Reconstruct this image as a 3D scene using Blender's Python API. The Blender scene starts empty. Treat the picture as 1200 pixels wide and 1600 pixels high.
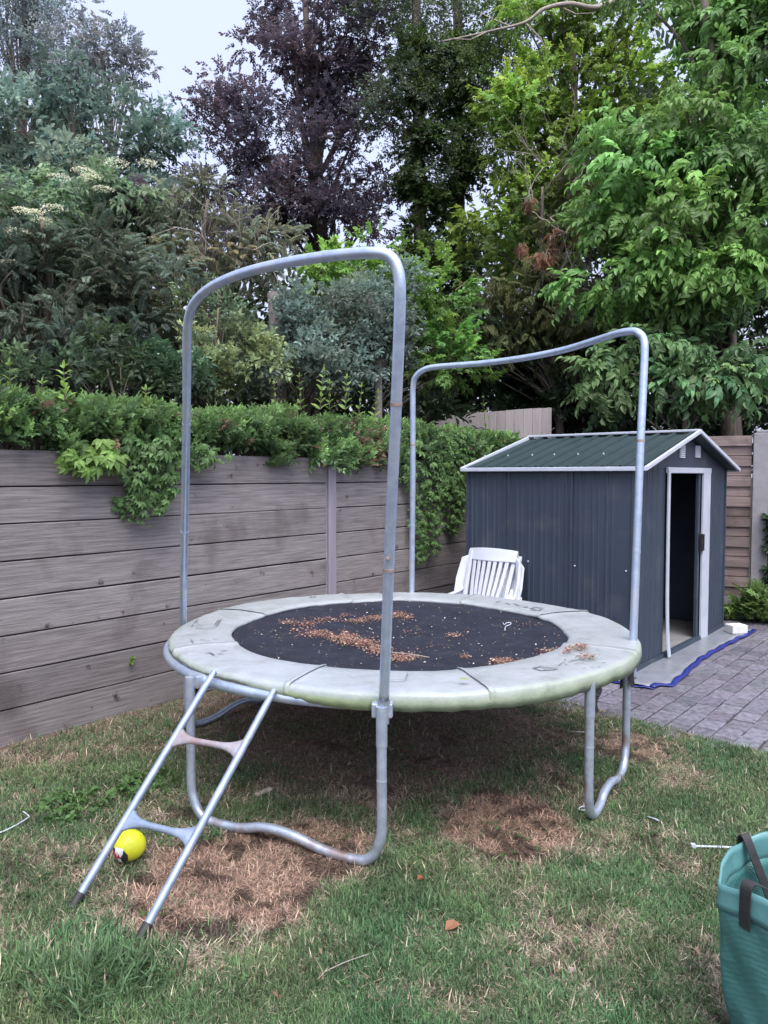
import bpy, math, random
import numpy as np
from mathutils import Vector, Matrix
R = math.radians
scene = bpy.context.scene
col = scene.collection

# ------------------------------------------------------------------ camera
FPX, CAMZ = 1180.0, 1.6
PITCH = math.atan(58 / FPX)
cam_d = bpy.data.cameras.new('camera')
cam = bpy.data.objects.new('camera', cam_d); col.objects.link(cam)
cam.location = (0, 0, CAMZ)
cam.rotation_euler = (math.pi / 2 - PITCH, 0, 0)
cam_d.sensor_fit = 'VERTICAL'; cam_d.sensor_height = 36.0
cam_d.lens = FPX * 36.0 / 1600.0
cam_d.clip_start = 0.05; cam_d.clip_end = 2000
scene.camera = cam

# ------------------------------------------------------------------ world, sun, exposure
SUN_EL, SUN_AZ = R(62), R(165)         # azimuth measured from +Y, clockwise seen from above
w = bpy.data.worlds.new('World'); scene.world = w; w.use_nodes = True
nt = w.node_tree
sky = nt.nodes.new('ShaderNodeTexSky'); sky.sky_type = 'NISHITA'; sky.sun_disc = False
sky.sun_elevation = SUN_EL; sky.sun_rotation = SUN_AZ
sky.air_density = 1.0; sky.dust_density = 10.0; sky.ozone_density = 6.0; sky.altitude = 0
bg = nt.nodes['Background']; bg.inputs[1].default_value = 0.15
mulc = nt.nodes.new('ShaderNodeVectorMath'); mulc.operation = 'SCALE'; mulc.inputs[3].default_value = 0.55; nt.links.new(sky.outputs[0], mulc.inputs[0])
veil = nt.nodes.new('ShaderNodeVectorMath'); veil.operation = 'ADD'; veil.inputs[1].default_value = (1.6, 1.62, 2.05)   # even thin high cloud over the clear sky
nt.links.new(mulc.outputs[0], veil.inputs[0]); nt.links.new(veil.outputs[0], bg.inputs[0])
sd = bpy.data.lights.new('sun', 'SUN'); sd.energy = 0.9; sd.angle = R(50); sd.color = (1.0, 0.97, 0.93)
so = bpy.data.objects.new('sun', sd); col.objects.link(so)
dv = Vector((math.sin(SUN_AZ) * math.cos(SUN_EL), math.cos(SUN_AZ) * math.cos(SUN_EL), math.sin(SUN_EL)))
so.rotation_euler = dv.to_track_quat('Z', 'Y').to_euler(); so.location = (0, 0, 20)
scene.view_settings.view_transform = 'Standard'; scene.view_settings.look = 'None'
scene.view_settings.exposure = 1.38; scene.view_settings.gamma = 1
scene.cycles.max_bounces = 7; scene.cycles.diffuse_bounces = 5; scene.cycles.glossy_bounces = 3
scene.cycles.transmission_bounces = 4; scene.cycles.transparent_max_bounces = 6

rng = np.random.default_rng(7)
random.seed(7)

# ------------------------------------------------------------------ photo measurements -> world points
CP, SP = math.cos(PITCH), math.sin(PITCH)
def ray(px, py):
    u, v = (px - 600) / FPX, (800 - py) / FPX
    return Vector((u, CP + v * SP, -SP + v * CP))
def P(px, py, d):                        # the point seen at px,py at forward distance d
    r = ray(px, py); return Vector((0, 0, CAMZ)) + r * (d / r.y)
def G(px, py, z=0.0):                    # the point seen at px,py at height z
    r = ray(px, py); return Vector((0, 0, CAMZ)) + r * ((z - CAMZ) / r.z)

# ------------------------------------------------------------------ object helpers
WM = {}
def tag(o, label=None, cat=None, group=None, kind=None):
    if label: o['label'] = label
    if cat: o['category'] = cat
    if group: o['group'] = group
    if kind: o['kind'] = kind
    return o
def link(o, M, parent=None):
    col.objects.link(o); WM[o.name] = M
    if parent is not None:
        o.parent = parent; o.matrix_basis = WM[parent.name].inverted() @ M
    else: o.matrix_basis = M
    return o
def thing(name, label, cat, loc, rot=0.0, group=None):
    o = bpy.data.objects.new(name, None); o.empty_display_size = 0.2
    link(o, Matrix.Translation(Vector(loc)) @ Matrix.Rotation(rot, 4, 'Z'))
    return tag(o, label, cat, group)
def copy_tree(o, M, parent=None):
    c = o.copy(); col.objects.link(c)
    if parent is None:
        c.matrix_basis = M; WM[c.name] = M
    else: c.parent = parent
    for ch in list(o.children): copy_tree(ch, None, c)
    return c
def smooth(me, on=True, angle=None):
    me.polygons.foreach_set('use_smooth', np.full(len(me.polygons), on, dtype=bool))

class MB:
    def __init__(s, M=None): s.v = []; s.f = []; s.M = M or Matrix.Identity(4)
    def add(s, vs, fs):
        n = len(s.v); s.v += [s.M @ Vector(v) for v in vs]; s.f += [tuple(i + n for i in f) for f in fs]
    def box(s, c, d, L=None):
        L = L or Matrix.Identity(4); c = Vector(c)
        vs = [L @ (c + Vector((sx * d[0] / 2, sy * d[1] / 2, sz * d[2] / 2))) for sx in (-1, 1) for sy in (-1, 1) for sz in (-1, 1)]
        s.add(vs, [(0, 1, 3, 2), (4, 6, 7, 5), (0, 4, 5, 1), (2, 3, 7, 6), (0, 2, 6, 4), (1, 5, 7, 3)])
    def tube(s, pts, r, seg=12, caps=True, flat=None):
        pts = [Vector(p) for p in pts]; n = len(pts)
        rs = r if isinstance(r, (list, tuple)) else [r] * n
        t0 = (pts[1] - pts[0]).normalized()
        a = Vector((0, 0, 1)) if abs(t0.z) < .9 else Vector((1, 0, 0))
        nx = t0.cross(a).normalized(); vs = []
        for i, p in enumerate(pts):
            t = (pts[min(i + 1, n - 1)] - pts[max(i - 1, 0)])
            t = t.normalized() if t.length > 1e-9 else t0
            nx = (nx - t * nx.dot(t)).normalized(); ny = t.cross(nx)
            fl = flat[i] if flat else 1.0
            for k in range(seg):
                an = 2 * math.pi * k / seg
                vs.append(p + nx * math.cos(an) * rs[i] + ny * math.sin(an) * rs[i] * fl)
        fs = [(i * seg + k, i * seg + (k + 1) % seg, (i + 1) * seg + (k + 1) % seg, (i + 1) * seg + k) for i in range(n - 1) for k in range(seg)]
        if caps: fs += [tuple(range(seg))[::-1], tuple((n - 1) * seg + k for k in range(seg))]
        s.add(vs, fs)
    def ring(s, c, rad, r, n=96, seg=12):
        vs = []; 
        for i in range(n):
            a = 2 * math.pi * i / n
            for k in range(seg):
                b = 2 * math.pi * k / seg
                vs.append((c[0] + (rad + r * math.cos(b)) * math.cos(a), c[1] + (rad + r * math.cos(b)) * math.sin(a), c[2] + r * math.sin(b)))
        s.add(vs, [(i * seg + k, ((i + 1) % n) * seg + k, ((i + 1) % n) * seg + (k + 1) % seg, i * seg + (k + 1) % seg) for i in range(n) for k in range(seg)])
    def lathe(s, prof, c, seg=20):
        vs = [(c[0] + r * math.cos(2 * math.pi * k / seg), c[1] + r * math.sin(2 * math.pi * k / seg), c[2] + z) for r, z in prof for k in range(seg)]
        s.add(vs, [(i * seg + k, i * seg + (k + 1) % seg, (i + 1) * seg + (k + 1) % seg, (i + 1) * seg + k) for i in range(len(prof) - 1) for k in range(seg)])
    def grid(s, rows, close=False):
        m = len(rows[0]); vs = [p for r in rows for p in r]; fs = []
        for i in range(len(rows) - 1):
            for k in range(m if close else m - 1):
                k2 = (k + 1) % m; fs.append((i * m + k, i * m + k2, (i + 1) * m + k2, (i + 1) * m + k))
        s.add(vs, fs)
    def sheet(s, rows, th):               # a thin solid sheet from a grid
        m = len(rows[0]); n = len(rows); N = n * m
        nr = []
        for i in range(n):
            for k in range(m):
                a = Vector(rows[min(i + 1, n - 1)][k]) - Vector(rows[max(i - 1, 0)][k])
                b = Vector(rows[i][min(k + 1, m - 1)]) - Vector(rows[i][max(k - 1, 0)])
                nr.append(a.cross(b).normalized())
        top = [Vector(p) for r in rows for p in r]; bot = [p - q * th for p, q in zip(top, nr)]
        fs = []
        for i in range(n - 1):
            for k in range(m - 1):
                a, b, c, d = i * m + k, i * m + k + 1, (i + 1) * m + k + 1, (i + 1) * m + k
                fs += [(a, b, c, d), (N + d, N + c, N + b, N + a)]
        for k in range(m - 1): fs += [(k + 1, k, N + k, N + k + 1), ((n - 1) * m + k, (n - 1) * m + k + 1, N + (n - 1) * m + k + 1, N + (n - 1) * m + k)]
        for i in range(n - 1): fs += [(i * m, (i + 1) * m, N + (i + 1) * m, N + i * m), ((i + 1) * m + m - 1, i * m + m - 1, N + i * m + m - 1, N + (i + 1) * m + m - 1)]
        s.add(top + bot, fs)
    def build(s, name, mat, parent=None, sm=False, bevel=0, rot=0.0, sub=0, angle=None):
        xs = np.array([tuple(v) for v in s.v]); lo, hi = xs.min(0), xs.max(0)
        M = Matrix.Translation(((lo[0] + hi[0]) / 2, (lo[1] + hi[1]) / 2, lo[2])) @ Matrix.Rotation(rot, 4, 'Z')
        Mi = M.inverted()
        me = bpy.data.meshes.new(name); me.from_pydata([Mi @ v for v in s.v], [], s.f)
        me.materials.append(mat); smooth(me, sm)
        o = bpy.data.objects.new(name, me); link(o, M, parent)
        if sm and angle:
            me.set_sharp_from_angle(angle=R(angle))
        if bevel:
            b = o.modifiers.new('bevel', 'BEVEL'); b.width = bevel; b.segments = 2; b.limit_method = 'ANGLE'; b.angle_limit = R(35)
        if sub:
            b = o.modifiers.new('sub', 'SUBSURF'); b.levels = sub; b.render_levels = sub
        return o

def crom(pts, n=8):                       # Catmull-Rom through control points
    pts = [Vector(p) for p in pts]; q = [pts[0]] + pts + [pts[-1]]; out = []
    for i in range(1, len(q) - 2):
        a, b, c, d = q[i - 1:i + 3]
        for k in range(n):
            t = k / n
            out.append(.5 * ((2 * b) + (c - a) * t + (2 * a - 5 * b + 4 * c - d) * t * t + (3 * b - a - 3 * c + d) * t ** 3))
    return out + [pts[-1]]

# ------------------------------------------------------------------ materials
def new_mat(name):
    m = bpy.data.materials.new(name); m.use_nodes = True
    return m, m.node_tree, m.node_tree.nodes['Principled BSDF']
def ramp(nt, stops):
    r = nt.nodes.new('ShaderNodeValToRGB'); e = r.color_ramp.elements
    while len(e) < len(stops): e.new(.5)
    for x, (p, c) in zip(e, stops): x.position = p; x.color = (*c, 1) if len(c) == 3 else c
    return r
def pm(name, c1, c2, scale=8, rough=.6, metal=0, bump=.2, bscale=60, stretch=(1, 1, 1), island=0, spots=None, spots2=None, lo=.3, hi=.7, detail=6, bdist=.004, coat=0, spec=.5):
    m, nt, b = new_mat(name); N = nt.nodes.new; Lk = nt.links.new
    tc = N('ShaderNodeTexCoord'); mp = N('ShaderNodeMapping'); mp.inputs['Scale'].default_value = stretch
    Lk(tc.outputs['Object'], mp.inputs[0])
    n1 = N('ShaderNodeTexNoise'); n1.inputs['Scale'].default_value = scale; n1.inputs['Detail'].default_value = detail; n1.inputs['Roughness'].default_value = .65
    Lk(mp.outputs[0], n1.inputs['Vector'])
    r = ramp(nt, [(lo, c1), (hi, c2)]); Lk(n1.outputs[0], r.inputs[0]); out = r.outputs[0]
    for sp in (spots, spots2):
        if not sp: continue
        sc, scol, a, bb = sp
        n3 = N('ShaderNodeTexNoise'); n3.inputs['Scale'].default_value = sc; n3.inputs['Detail'].default_value = 8; Lk(tc.outputs['Object'], n3.inputs['Vector'])
        r3 = ramp(nt, [(a, (0, 0, 0)), (bb, (1, 1, 1))]); Lk(n3.outputs[0], r3.inputs[0])
        mx = N('ShaderNodeMix'); mx.data_type = 'RGBA'; Lk(r3.outputs[0], mx.inputs[0]); Lk(out, mx.inputs[6]); mx.inputs[7].default_value = (*scol, 1); out = mx.outputs[2]
    if island:
        g = N('ShaderNodeNewGeometry'); mr = N('ShaderNodeMapRange'); mr.inputs[3].default_value = 1 - island; mr.inputs[4].default_value = 1 + island
        Lk(g.outputs['Random Per Island'], mr.inputs[0])
        hs = N('ShaderNodeHueSaturation'); Lk(mr.outputs[0], hs.inputs['Value']); Lk(out, hs.inputs['Color']); out = hs.outputs[0]
    Lk(out, b.inputs['Base Color'])
    b.inputs['Roughness'].default_value = rough; b.inputs['Metallic'].default_value = metal
    b.inputs['Specular IOR Level'].default_value = spec
    if coat: b.inputs['Coat Weight'].default_value = coat
    if bump:
        n2 = N('ShaderNodeTexNoise'); n2.inputs['Scale'].default_value = bscale; n2.inputs['Detail'].default_value = 8; Lk(mp.outputs[0], n2.inputs['Vector'])
        bp = N('ShaderNodeBump'); bp.inputs['Strength'].default_value = bump; bp.inputs['Distance'].default_value = bdist
        Lk(n2.outputs[0], bp.inputs['Height']); Lk(bp.outputs[0], b.inputs['Normal'])
    return m
def attr_mat(name, rough=.6, trans=0.0, noise=0, bump=0, spec=.4):
    m, nt, b = new_mat(name); N = nt.nodes.new; Lk = nt.links.new
    a = N('ShaderNodeAttribute'); a.attribute_name = 'col'; out = a.outputs['Color']
    if noise:
        tc = N('ShaderNodeTexCoord'); n1 = N('ShaderNodeTexNoise'); n1.inputs['Scale'].default_value = noise; n1.inputs['Detail'].default_value = 8
        Lk(tc.outputs['Object'], n1.inputs['Vector']); mr = N('ShaderNodeMapRange'); mr.inputs[1].default_value = .3; mr.inputs[2].default_value = .7; mr.inputs[3].default_value = .6; mr.inputs[4].default_value = 1.35
        Lk(n1.outputs[0], mr.inputs[0]); hs = N('ShaderNodeHueSaturation'); Lk(mr.outputs[0], hs.inputs['Value']); Lk(out, hs.inputs['Color']); out = hs.outputs[0]
        if bump:
            bp = N('ShaderNodeBump'); bp.inputs['Strength'].default_value = bump; bp.inputs['Distance'].default_value = .01; Lk(n1.outputs[0], bp.inputs['Height']); Lk(bp.outputs[0], b.inputs['Normal'])
    Lk(out, b.inputs['Base Color']); b.inputs['Roughness'].default_value = rough; b.inputs['Specular IOR Level'].default_value = spec
    if trans:
        t = N('ShaderNodeBsdfTranslucent'); hs = N('ShaderNodeHueSaturation'); hs.inputs['Value'].default_value = 1.4; hs.inputs['Hue'].default_value = .485
        Lk(a.outputs['Color'], hs.inputs['Color']); Lk(hs.outputs[0], t.inputs[0])
        mx = N('ShaderNodeMixShader'); mx.inputs[0].default_value = trans
        Lk(b.outputs[0], mx.inputs[1]); Lk(t.outputs[0], mx.inputs[2]); Lk(mx.outputs[0], nt.nodes['Material Output'].inputs[0])
    return m
M_leaf = attr_mat('leaf', .5, .36, spec=.42)
M_soft = attr_mat('soft_leaf', .65, .38, spec=.35)
M_grass = attr_mat('grass_blade', .55, .25, spec=.3)
M_soil = attr_mat('lawn_soil', .95, 0, noise=30, bump=.8, spec=.1)
M_bark = pm('bark', (.06, .05, .042), (.16, .135, .115), 14, .9, bump=.8, bscale=30, bdist=.02, stretch=(1, 1, .3))
M_twig = pm('dead_twig', (.2, .17, .15), (.36, .32, .29), 20, .85, bump=.2)
M_galv = pm('galvanised_steel', (.36, .45, .59), (.53, .63, .80), 22, .36, .65, .12, 120, spots=(9, (.52, .58, .66), .5, .68), detail=9)
M_galvr = pm('stained_galvanised_steel', (.34, .40, .50), (.50, .57, .68), 22, .40, .6, .15, 120, spots=(5, (.24, .14, .10), .56, .72))
M_dull = pm('dull_blue_steel', (.20, .26, .36), (.30, .37, .49), 22, .5, .5, .12, 120, spots=(9, (.38, .44, .54), .55, .72), detail=9)
M_pink = pm('worn_rung_steel', (.26, .17, .15), (.34, .36, .42), 9, .6, .4, .3, 90)
M_rust = pm('rusty_steel', (.20, .11, .08), (.38, .30, .28), 18, .7, .3, .3, 90)
M_black = pm('black_rubber', (.012, .012, .014), (.03, .03, .033), 20, .6)

# ------------------------------------------------------------------ numpy instancing into one mesh (leaves, blades, pavers)
def tmpl(vs, fs, sh): return np.array(vs, float), np.array(fs, int), np.array(sh, float)
def join(parts):
    V, F, S, n = [], [], [], 0
    for v, f, s in parts: V.append(v); F.append(f + n); S.append(s); n += len(v)
    return np.concatenate(V), np.concatenate(F), np.concatenate(S)
def rotm(yaw, pitch, roll):
    cy, sy, cp, sp, cr, sr = math.cos(yaw), math.sin(yaw), math.cos(pitch), math.sin(pitch), math.cos(roll), math.sin(roll)
    return np.array([[cy, -sy, 0], [sy, cy, 0], [0, 0, 1]]) @ np.array([[cp, 0, sp], [0, 1, 0], [-sp, 0, cp]]) @ np.array([[1, 0, 0], [0, cr, -sr], [0, sr, cr]])
def place(t, p, yaw=0, pitch=0, roll=0, s=1, sh=1):
    return t[0] @ rotm(yaw, pitch, roll).T * s + np.array(p), t[1], t[2] * sh
def diamond(L=1., W=.45, fold=.06, curl=.1):
    return tmpl([(0, 0, 0), (.42 * L, W / 2, fold), (L, 0, -curl), (.42 * L, -W / 2, fold)], [(0, 3, 2), (0, 2, 1)], [.95, 1, 1.05, 1])
def oval(L=1., W=.45, fold=.06, curl=.12):
    return tmpl([(0, 0, 0), (.28 * L, W * .5, fold), (.68 * L, W * .4, fold - curl * .35), (L, 0, -curl), (.68 * L, -W * .4, fold - curl * .35), (.28 * L, -W * .5, fold), (.5 * L, 0, 0)],
                [(0, 6, 1), (1, 6, 2), (2, 6, 3), (3, 6, 4), (4, 6, 5), (5, 6, 0)], [.95, 1, 1, 1.08, 1, 1, .92])
def sprig(kind, r):
    ps = []
    if kind == 'alt':
        for i in range(11):
            x = .08 + i * .085; s = 1 if i % 2 else -1
            ps.append(place(diamond(.34, .2, .03, .05), (x, 0, -.12 * x * x), s * r.uniform(.5, 1.1), r.uniform(-.4, .5), r.uniform(-.7, .7), r.uniform(.8, 1.15), r.uniform(.78, 1.22)))
    elif kind == 'fine':
        for i in range(16):
            x = r.uniform(.05, 1)
            ps.append(place(diamond(.2, .12, .02, .03), (x, r.uniform(-.22, .22), r.uniform(-.16, .16)), r.uniform(-2, 2), r.uniform(-.7, .7), r.uniform(-1, 1), r.uniform(.8, 1.3), r.uniform(.75, 1.25)))
    elif kind == 'privet':
        for i in range(7):
            x = .1 + i * .13
            for s in (-1, 1):
                ps.append(place(oval(.38, .20, .03, .06), (x, 0, 0), s * r.uniform(.6, 1.1), r.uniform(-.7, .1), s * r.uniform(-.3, .6), 1.1 - .4 * x, r.uniform(.75, 1.1) + .35 * x))
        ps.append(place(oval(.26, .09), (1., 0, 0), 0, -.3, 0, 1, 1.35))
    elif kind == 'laurel':
        for i in range(8):
            a = r.uniform(0, 6.28)
            ps.append(place(oval(.5, .2, .03, .1), (.1 + i * .09, 0, 0), math.sin(a) * 1.1, math.cos(a) * .9, r.uniform(-.5, .5), r.uniform(.8, 1.1), r.uniform(.75, 1.25)))
    elif kind == 'pinnate':
        n = 4
        for i in range(n):
            x = .16 + i * .21 + r.uniform(-.02, .02); z = -.42 * x * x
            for s in (-1, 1):
                ps.append(place(oval(.46, .20, .03, .12), (x, 0, z), s * r.uniform(.55, 1.15), .35 * x + r.uniform(.0, .7), s * r.uniform(-.5, .7), r.uniform(.75, 1.15), r.uniform(.72, 1.3)))
        ps.append(place(oval(.42, .17), (1.0, 0, -.42), 0, .7, 0, 1, 1.1))
        ps.append((np.array([(0, .006, 0), (0, -.006, 0), (.5, 0, -.105), (1, .004, -.42), (1, -.004, -.42)]), np.array([(0, 1, 2), (2, 3, 4)]), np.full(5, 1.2)))
    elif kind == 'palm':
        for i in range(5):
            a = (i - 2) * .62
            ps.append(place(oval(.8 - .09 * abs(i - 2), .3, .04, .16), (0, 0, 0), a, r.uniform(.05, .4), r.uniform(-.25, .25), 1, r.uniform(.88, 1.12)))
    elif kind == 'conifer':
        for i in range(9):
            x = .05 + i * .1; z = -.28 * x * x
            for s in (-1, 1):
                L = .42 * (1.1 - .6 * x)
                ps.append(place(diamond(L, .075, .01, .06), (x, 0, z), s * r.uniform(.4, .85), r.uniform(0, .5) + .2 * x, 0, 1, r.uniform(.75, 1.2)))
                ps.append(place(diamond(L * .6, .06, .01, .03), (x + .3 * L * .8, s * L * .35, z - .03), s * r.uniform(-.1, .3), r.uniform(.1, .7), 0, 1, r.uniform(.85, 1.3)))
        ps.append(place(diamond(.3, .06), (.9, 0, -.24), 0, .6, 0, 1, 1.2))
    elif kind == 'maple':
        for i in range(6):
            b = (.12 + i * .15, r.uniform(-.12, .12), r.uniform(-.08, .08)); yw = r.uniform(-1.4, 1.4); pt = r.uniform(.0, .7); sh = r.uniform(.8, 1.2); ro = r.uniform(-.4, .4)
            for k, (a, l) in enumerate(((-.95, .24), (0, .3), (.95, .24))):
                ps.append(place(place(diamond(l, .15, .015, .03), (0, 0, 0), a), b, yw, pt, ro, 1.15, sh))
    elif kind == 'weed':
        for i in range(7):
            ps.append(place(oval(.5, .26, .04, .16), (0, 0, .05 * i), r.uniform(-3.1, 3.1), r.uniform(-.5, .15), 0, r.uniform(.6, 1.1), r.uniform(.8, 1.2)))
    return join(ps)
_r = random.Random(3)
TM = {k: [sprig(k, _r) for _ in range(4)] for k in ('alt', 'fine', 'privet', 'laurel', 'pinnate', 'palm', 'conifer', 'maple', 'weed')}

def frames(X, Z):
    X = X / np.maximum(np.linalg.norm(X, axis=1, keepdims=True), 1e-6)
    Y = np.cross(Z, X); Y = Y / np.maximum(np.linalg.norm(Y, axis=1, keepdims=True), 1e-6); Z2 = np.cross(X, Y)
    return np.stack([X, Y, Z2], axis=2)
def inst(name, temps, pos, X, Z, scale, cols, mat, parent=None, extra=None, sm=False):
    n = len(pos); Fm = frames(X, Z); which = rng.integers(0, len(temps), n)
    VV, FF, CC, off = [], [], [], 0
    for k, (tv, tf, ts) in enumerate(temps):
        idx = np.nonzero(which == k)[0]
        if len(idx) == 0: continue
        v = np.einsum('nij,vj->nvi', Fm[idx], tv) * scale[idx, None, None] + pos[idx, None, :]
        c = cols[idx, None, :] * ts[None, :, None]
        f = tf[None] + (np.arange(len(idx)) * len(tv))[:, None, None] + off
        VV.append(v.reshape(-1, 3)); CC.append(c.reshape(-1, 3)); FF.append(f.reshape(-1, tf.shape[1])); off += len(idx) * len(tv)
    return raw(name, np.concatenate(VV), np.concatenate(FF), np.concatenate(CC), mat, parent, sm)
def raw(name, V, F, C, mat, parent=None, sm=False):
    lo, hi = V.min(0), V.max(0); o0 = np.array([(lo[0] + hi[0]) / 2, (lo[1] + hi[1]) / 2, lo[2]])
    me = bpy.data.meshes.new(name); k = F.shape[1]
    me.vertices.add(len(V)); me.vertices.foreach_set('co', (V - o0).astype(np.float32).ravel())
    me.loops.add(F.size); me.loops.foreach_set('vertex_index', F.astype(np.int32).ravel())
    me.polygons.add(len(F)); me.polygons.foreach_set('loop_start', np.arange(0, F.size, k, dtype=np.int32))
    me.polygons.foreach_set('loop_total', np.full(len(F), k, dtype=np.int32))
    me.update(calc_edges=True)
    at = me.color_attributes.new('col', 'FLOAT_COLOR', 'POINT')
    at.data.foreach_set('color', np.concatenate([np.clip(C, 0, 1), np.ones((len(C), 1))], 1).astype(np.float32).ravel())
    me.materials.append(mat); smooth(me, sm)
    o = bpy.data.objects.new(name, me)
    return link(o, Matrix.Translation(Vector(o0)), parent)

# ------------------------------------------------------------------ noise fields
class VN:
    def __init__(s, seed): s.g = np.random.default_rng(seed).random((128, 128))
    def __call__(s, x, y, sc):
        x = np.asarray(x) * sc + 40; y = np.asarray(y) * sc + 40
        xi, yi = np.floor(x).astype(int), np.floor(y).astype(int); fx, fy = x - xi, y - yi
        fx = fx * fx * (3 - 2 * fx); fy = fy * fy * (3 - 2 * fy); g = s.g; q = lambda a, b: g[a % 128, b % 128]
        return (q(xi, yi) * (1 - fx) + q(xi + 1, yi) * fx) * (1 - fy) + (q(xi, yi + 1) * (1 - fx) + q(xi + 1, yi + 1) * fx) * fy
vn1, vn2, vn3 = VN(1), VN(2), VN(3)
def fbm(x, y, sc, v=vn1): return .5 * v(x, y, sc) + .3 * v(x + 3, y + 7, sc * 2.1) + .2 * v(x + 9, y + 1, sc * 4.7)

# ================================================================== SETTING: ground, lawn, patio
TC = Vector((.088, 4.37, 0))               # trampoline centre
g = MB(); g.add([(-400, -400, -.05), (400, -400, -.05), (400, 400, -.05), (-400, 400, -.05)], [(0, 1, 2, 3)])
M_far = pm('dark_leaf_mould', (.018, .014, .010), (.05, .038, .026), 3, .95, bump=.5, bscale=12, spec=.1)
tag(g.build('ground', M_far), kind='structure')
# patio boundary line
PN = Vector((.723, .691)); PE = PN.x * 1.13 + PN.y * 5.35
def pat_side(x, y): return PN.x * x + PN.y * y - PE + .05 * (fbm(x, y, 3., vn2) - .5)
W0 = Vector((-2.23, 4.39)); WD = Vector((.631, .776)).normalized(); WN = Vector((WD.y, -WD.x))   # board wall line, normal to the garden
def wall_side(x, y): return (x - W0.x) * WN.x + (y - W0.y) * WN.y
def wpt(t, z, off=0.0): return Vector((W0.x + WD.x * t + WN.x * off, W0.y + WD.y * t + WN.y * off, z))
def wt(px, py=742, off=0.0):              # t along the wall of the point seen in column px
    r = ray(px, py); k = r.x / r.y; ox, oy = W0.x + WN.x * off, W0.y + WN.y * off
    return (k * oy - ox) / (WD.x - k * WD.y)
def dry(x, y):
    n = fbm(x, y, 3.2, vn3) ; n2 = fbm(x, y, 8, vn1)
    d = np.clip((n - .44) * 3.0, 0, .62)
    for (cx, cy, rx, ry, a) in ((-.62, 2.95, .42, .46, 1.3), (-.33, 3.15, .3, .35, 1.1), (.56, 3.40, .33, .40, 1.35), (1.45, 4.35, .3, .3, .85), (-1.0, 3.55, .22, .2, .6), (-1.25, 3.1, .2, .15, .4)):
        q = ((x - cx) / rx) ** 2 + ((y - cy) / ry) ** 2
        d = np.maximum(d, a * np.clip(1.35 - q - .9 * (n2 - .5), 0, 1))
    return np.clip(d, 0, 1)
def bare(x, y):                           # bare mulch below the trampoline and along the wall
    n = fbm(x, y, 5, vn2)
    q = np.sqrt((x - .0) ** 2 + ((y - 4.75) * 1.05) ** 2)
    b = np.clip((1.25 - q + .5 * (n - .5)) * 3, 0, 1)
    ws = wall_side(x, y); b = np.maximum(b, np.clip((.55 - ws + .9 * (n - .5)) * 1.6, 0, .7) * (x < .8))
    return b
xs = np.arange(-6, 6.01, .05); ys = np.arange(-1.0, 9.01, .05)
XX, YY = np.meshgrid(xs, ys); zz = .012 * fbm(XX, YY, 6) + .02 * fbm(XX, YY, 1.1, vn2) - .018
D, B = dry(XX, YY), bare(XX, YY)
soilc = np.array([.045, .04, .026])[None, None] * (1 - D[..., None]) + np.array([.13, .095, .07])[None, None] * D[..., None]
soilc = soilc * (1 - B[..., None]) + np.array([.16, .115, .10])[None, None] * B[..., None]
H, Wd = XX.shape; ii = np.arange(H * Wd).reshape(H, Wd)
F = np.stack([ii[:-1, :-1], ii[:-1, 1:], ii[1:, 1:], ii[1:, :-1]], -1).reshape(-1, 4)
cx = XX[:-1, :-1].ravel() + .025; cy = YY[:-1, :-1].ravel() + .025
keep = (pat_side(cx, cy) < .03) & (wall_side(cx, cy) > -.1)
lawn = raw('lawn', np.stack([XX, YY, zz], -1).reshape(-1, 3), F[keep], soilc.reshape(-1, 3), M_soil, sm=True)
tag(lawn, kind='structure')

# shed frame of reference: front left corner A, e1 along the front, e2 along the long side to the back left
SA = Vector((1.97, 5.96)); E1 = Vector((math.sin(R(40)), math.cos(R(40)))); E2 = Vector((-E1.y, E1.x))
SW, SD = 2.43, 1.56
SROT = math.atan2(E1.y, E1.x)
MS = Matrix(((E1.x, E2.x, 0, SA.x), (E1.y, E2.y, 0, SA.y), (0, 0, 1, 0), (0, 0, 0, 1)))
def S(u, v, z): return MS @ Vector((u, v, z))

# patio: every block its own little chamfered stone
pl, pw = .205, .142
bv = np.array([(-.5, -.5, -1), (.5, -.5, -1), (.5, .5, -1), (-.5, .5, -1), (-.5, -.5, -.12), (.5, -.5, -.12), (.5, .5, -.12), (-.5, .5, -.12), (-.46, -.45, 0), (.46, -.45, 0), (.46, .45, 0), (-.46, .45, 0)]) * np.array([pl - .008, pw - .008, .04])
bf = [(a + k, a + (k + 1) % 4, a + 4 + (k + 1) % 4, a + 4 + k) for a in (0, 4) for k in range(4)] + [(8, 9, 10, 11)]
pos = []
for j in range(-48, 22):
    for i in range(-26, 26):
        u = (i + (.5 if j % 2 else 0)) * pl; v = j * pw
        p = S(u, v, 0)
        if pat_side(p.x, p.y) > -.03 and wall_side(p.x, p.y) > .05 and p.y < 13: pos.append((p.x, p.y, 0))
pos = np.array(pos); n = len(pos)
pos[:, :2] += rng.normal(0, .0025, (n, 2)); pos[:, 2] = .006 * fbm(pos[:, 0], pos[:, 1], 1.5) + rng.normal(0, .0015, n)
Xd = np.tile([E1.x, E1.y, 0], (n, 1)) + rng.normal(0, .008, (n, 3)); Zd = np.tile([0, 0, 1.], (n, 1)) + rng.normal(0, .008, (n, 3))
pc = np.array([.115, .112, .136])[None] * rng.uniform(.8, 1.2, (n, 1)) * (.75 + .5 * fbm(pos[:, 0], pos[:, 1], 2.5, vn2))[:, None] * np.array([1, 1, 1]) + rng.normal(0, .002, (n, 3))
M_pav = attr_mat('concrete_block', .82, 0, noise=26, bump=.5, spec=.3)
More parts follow.
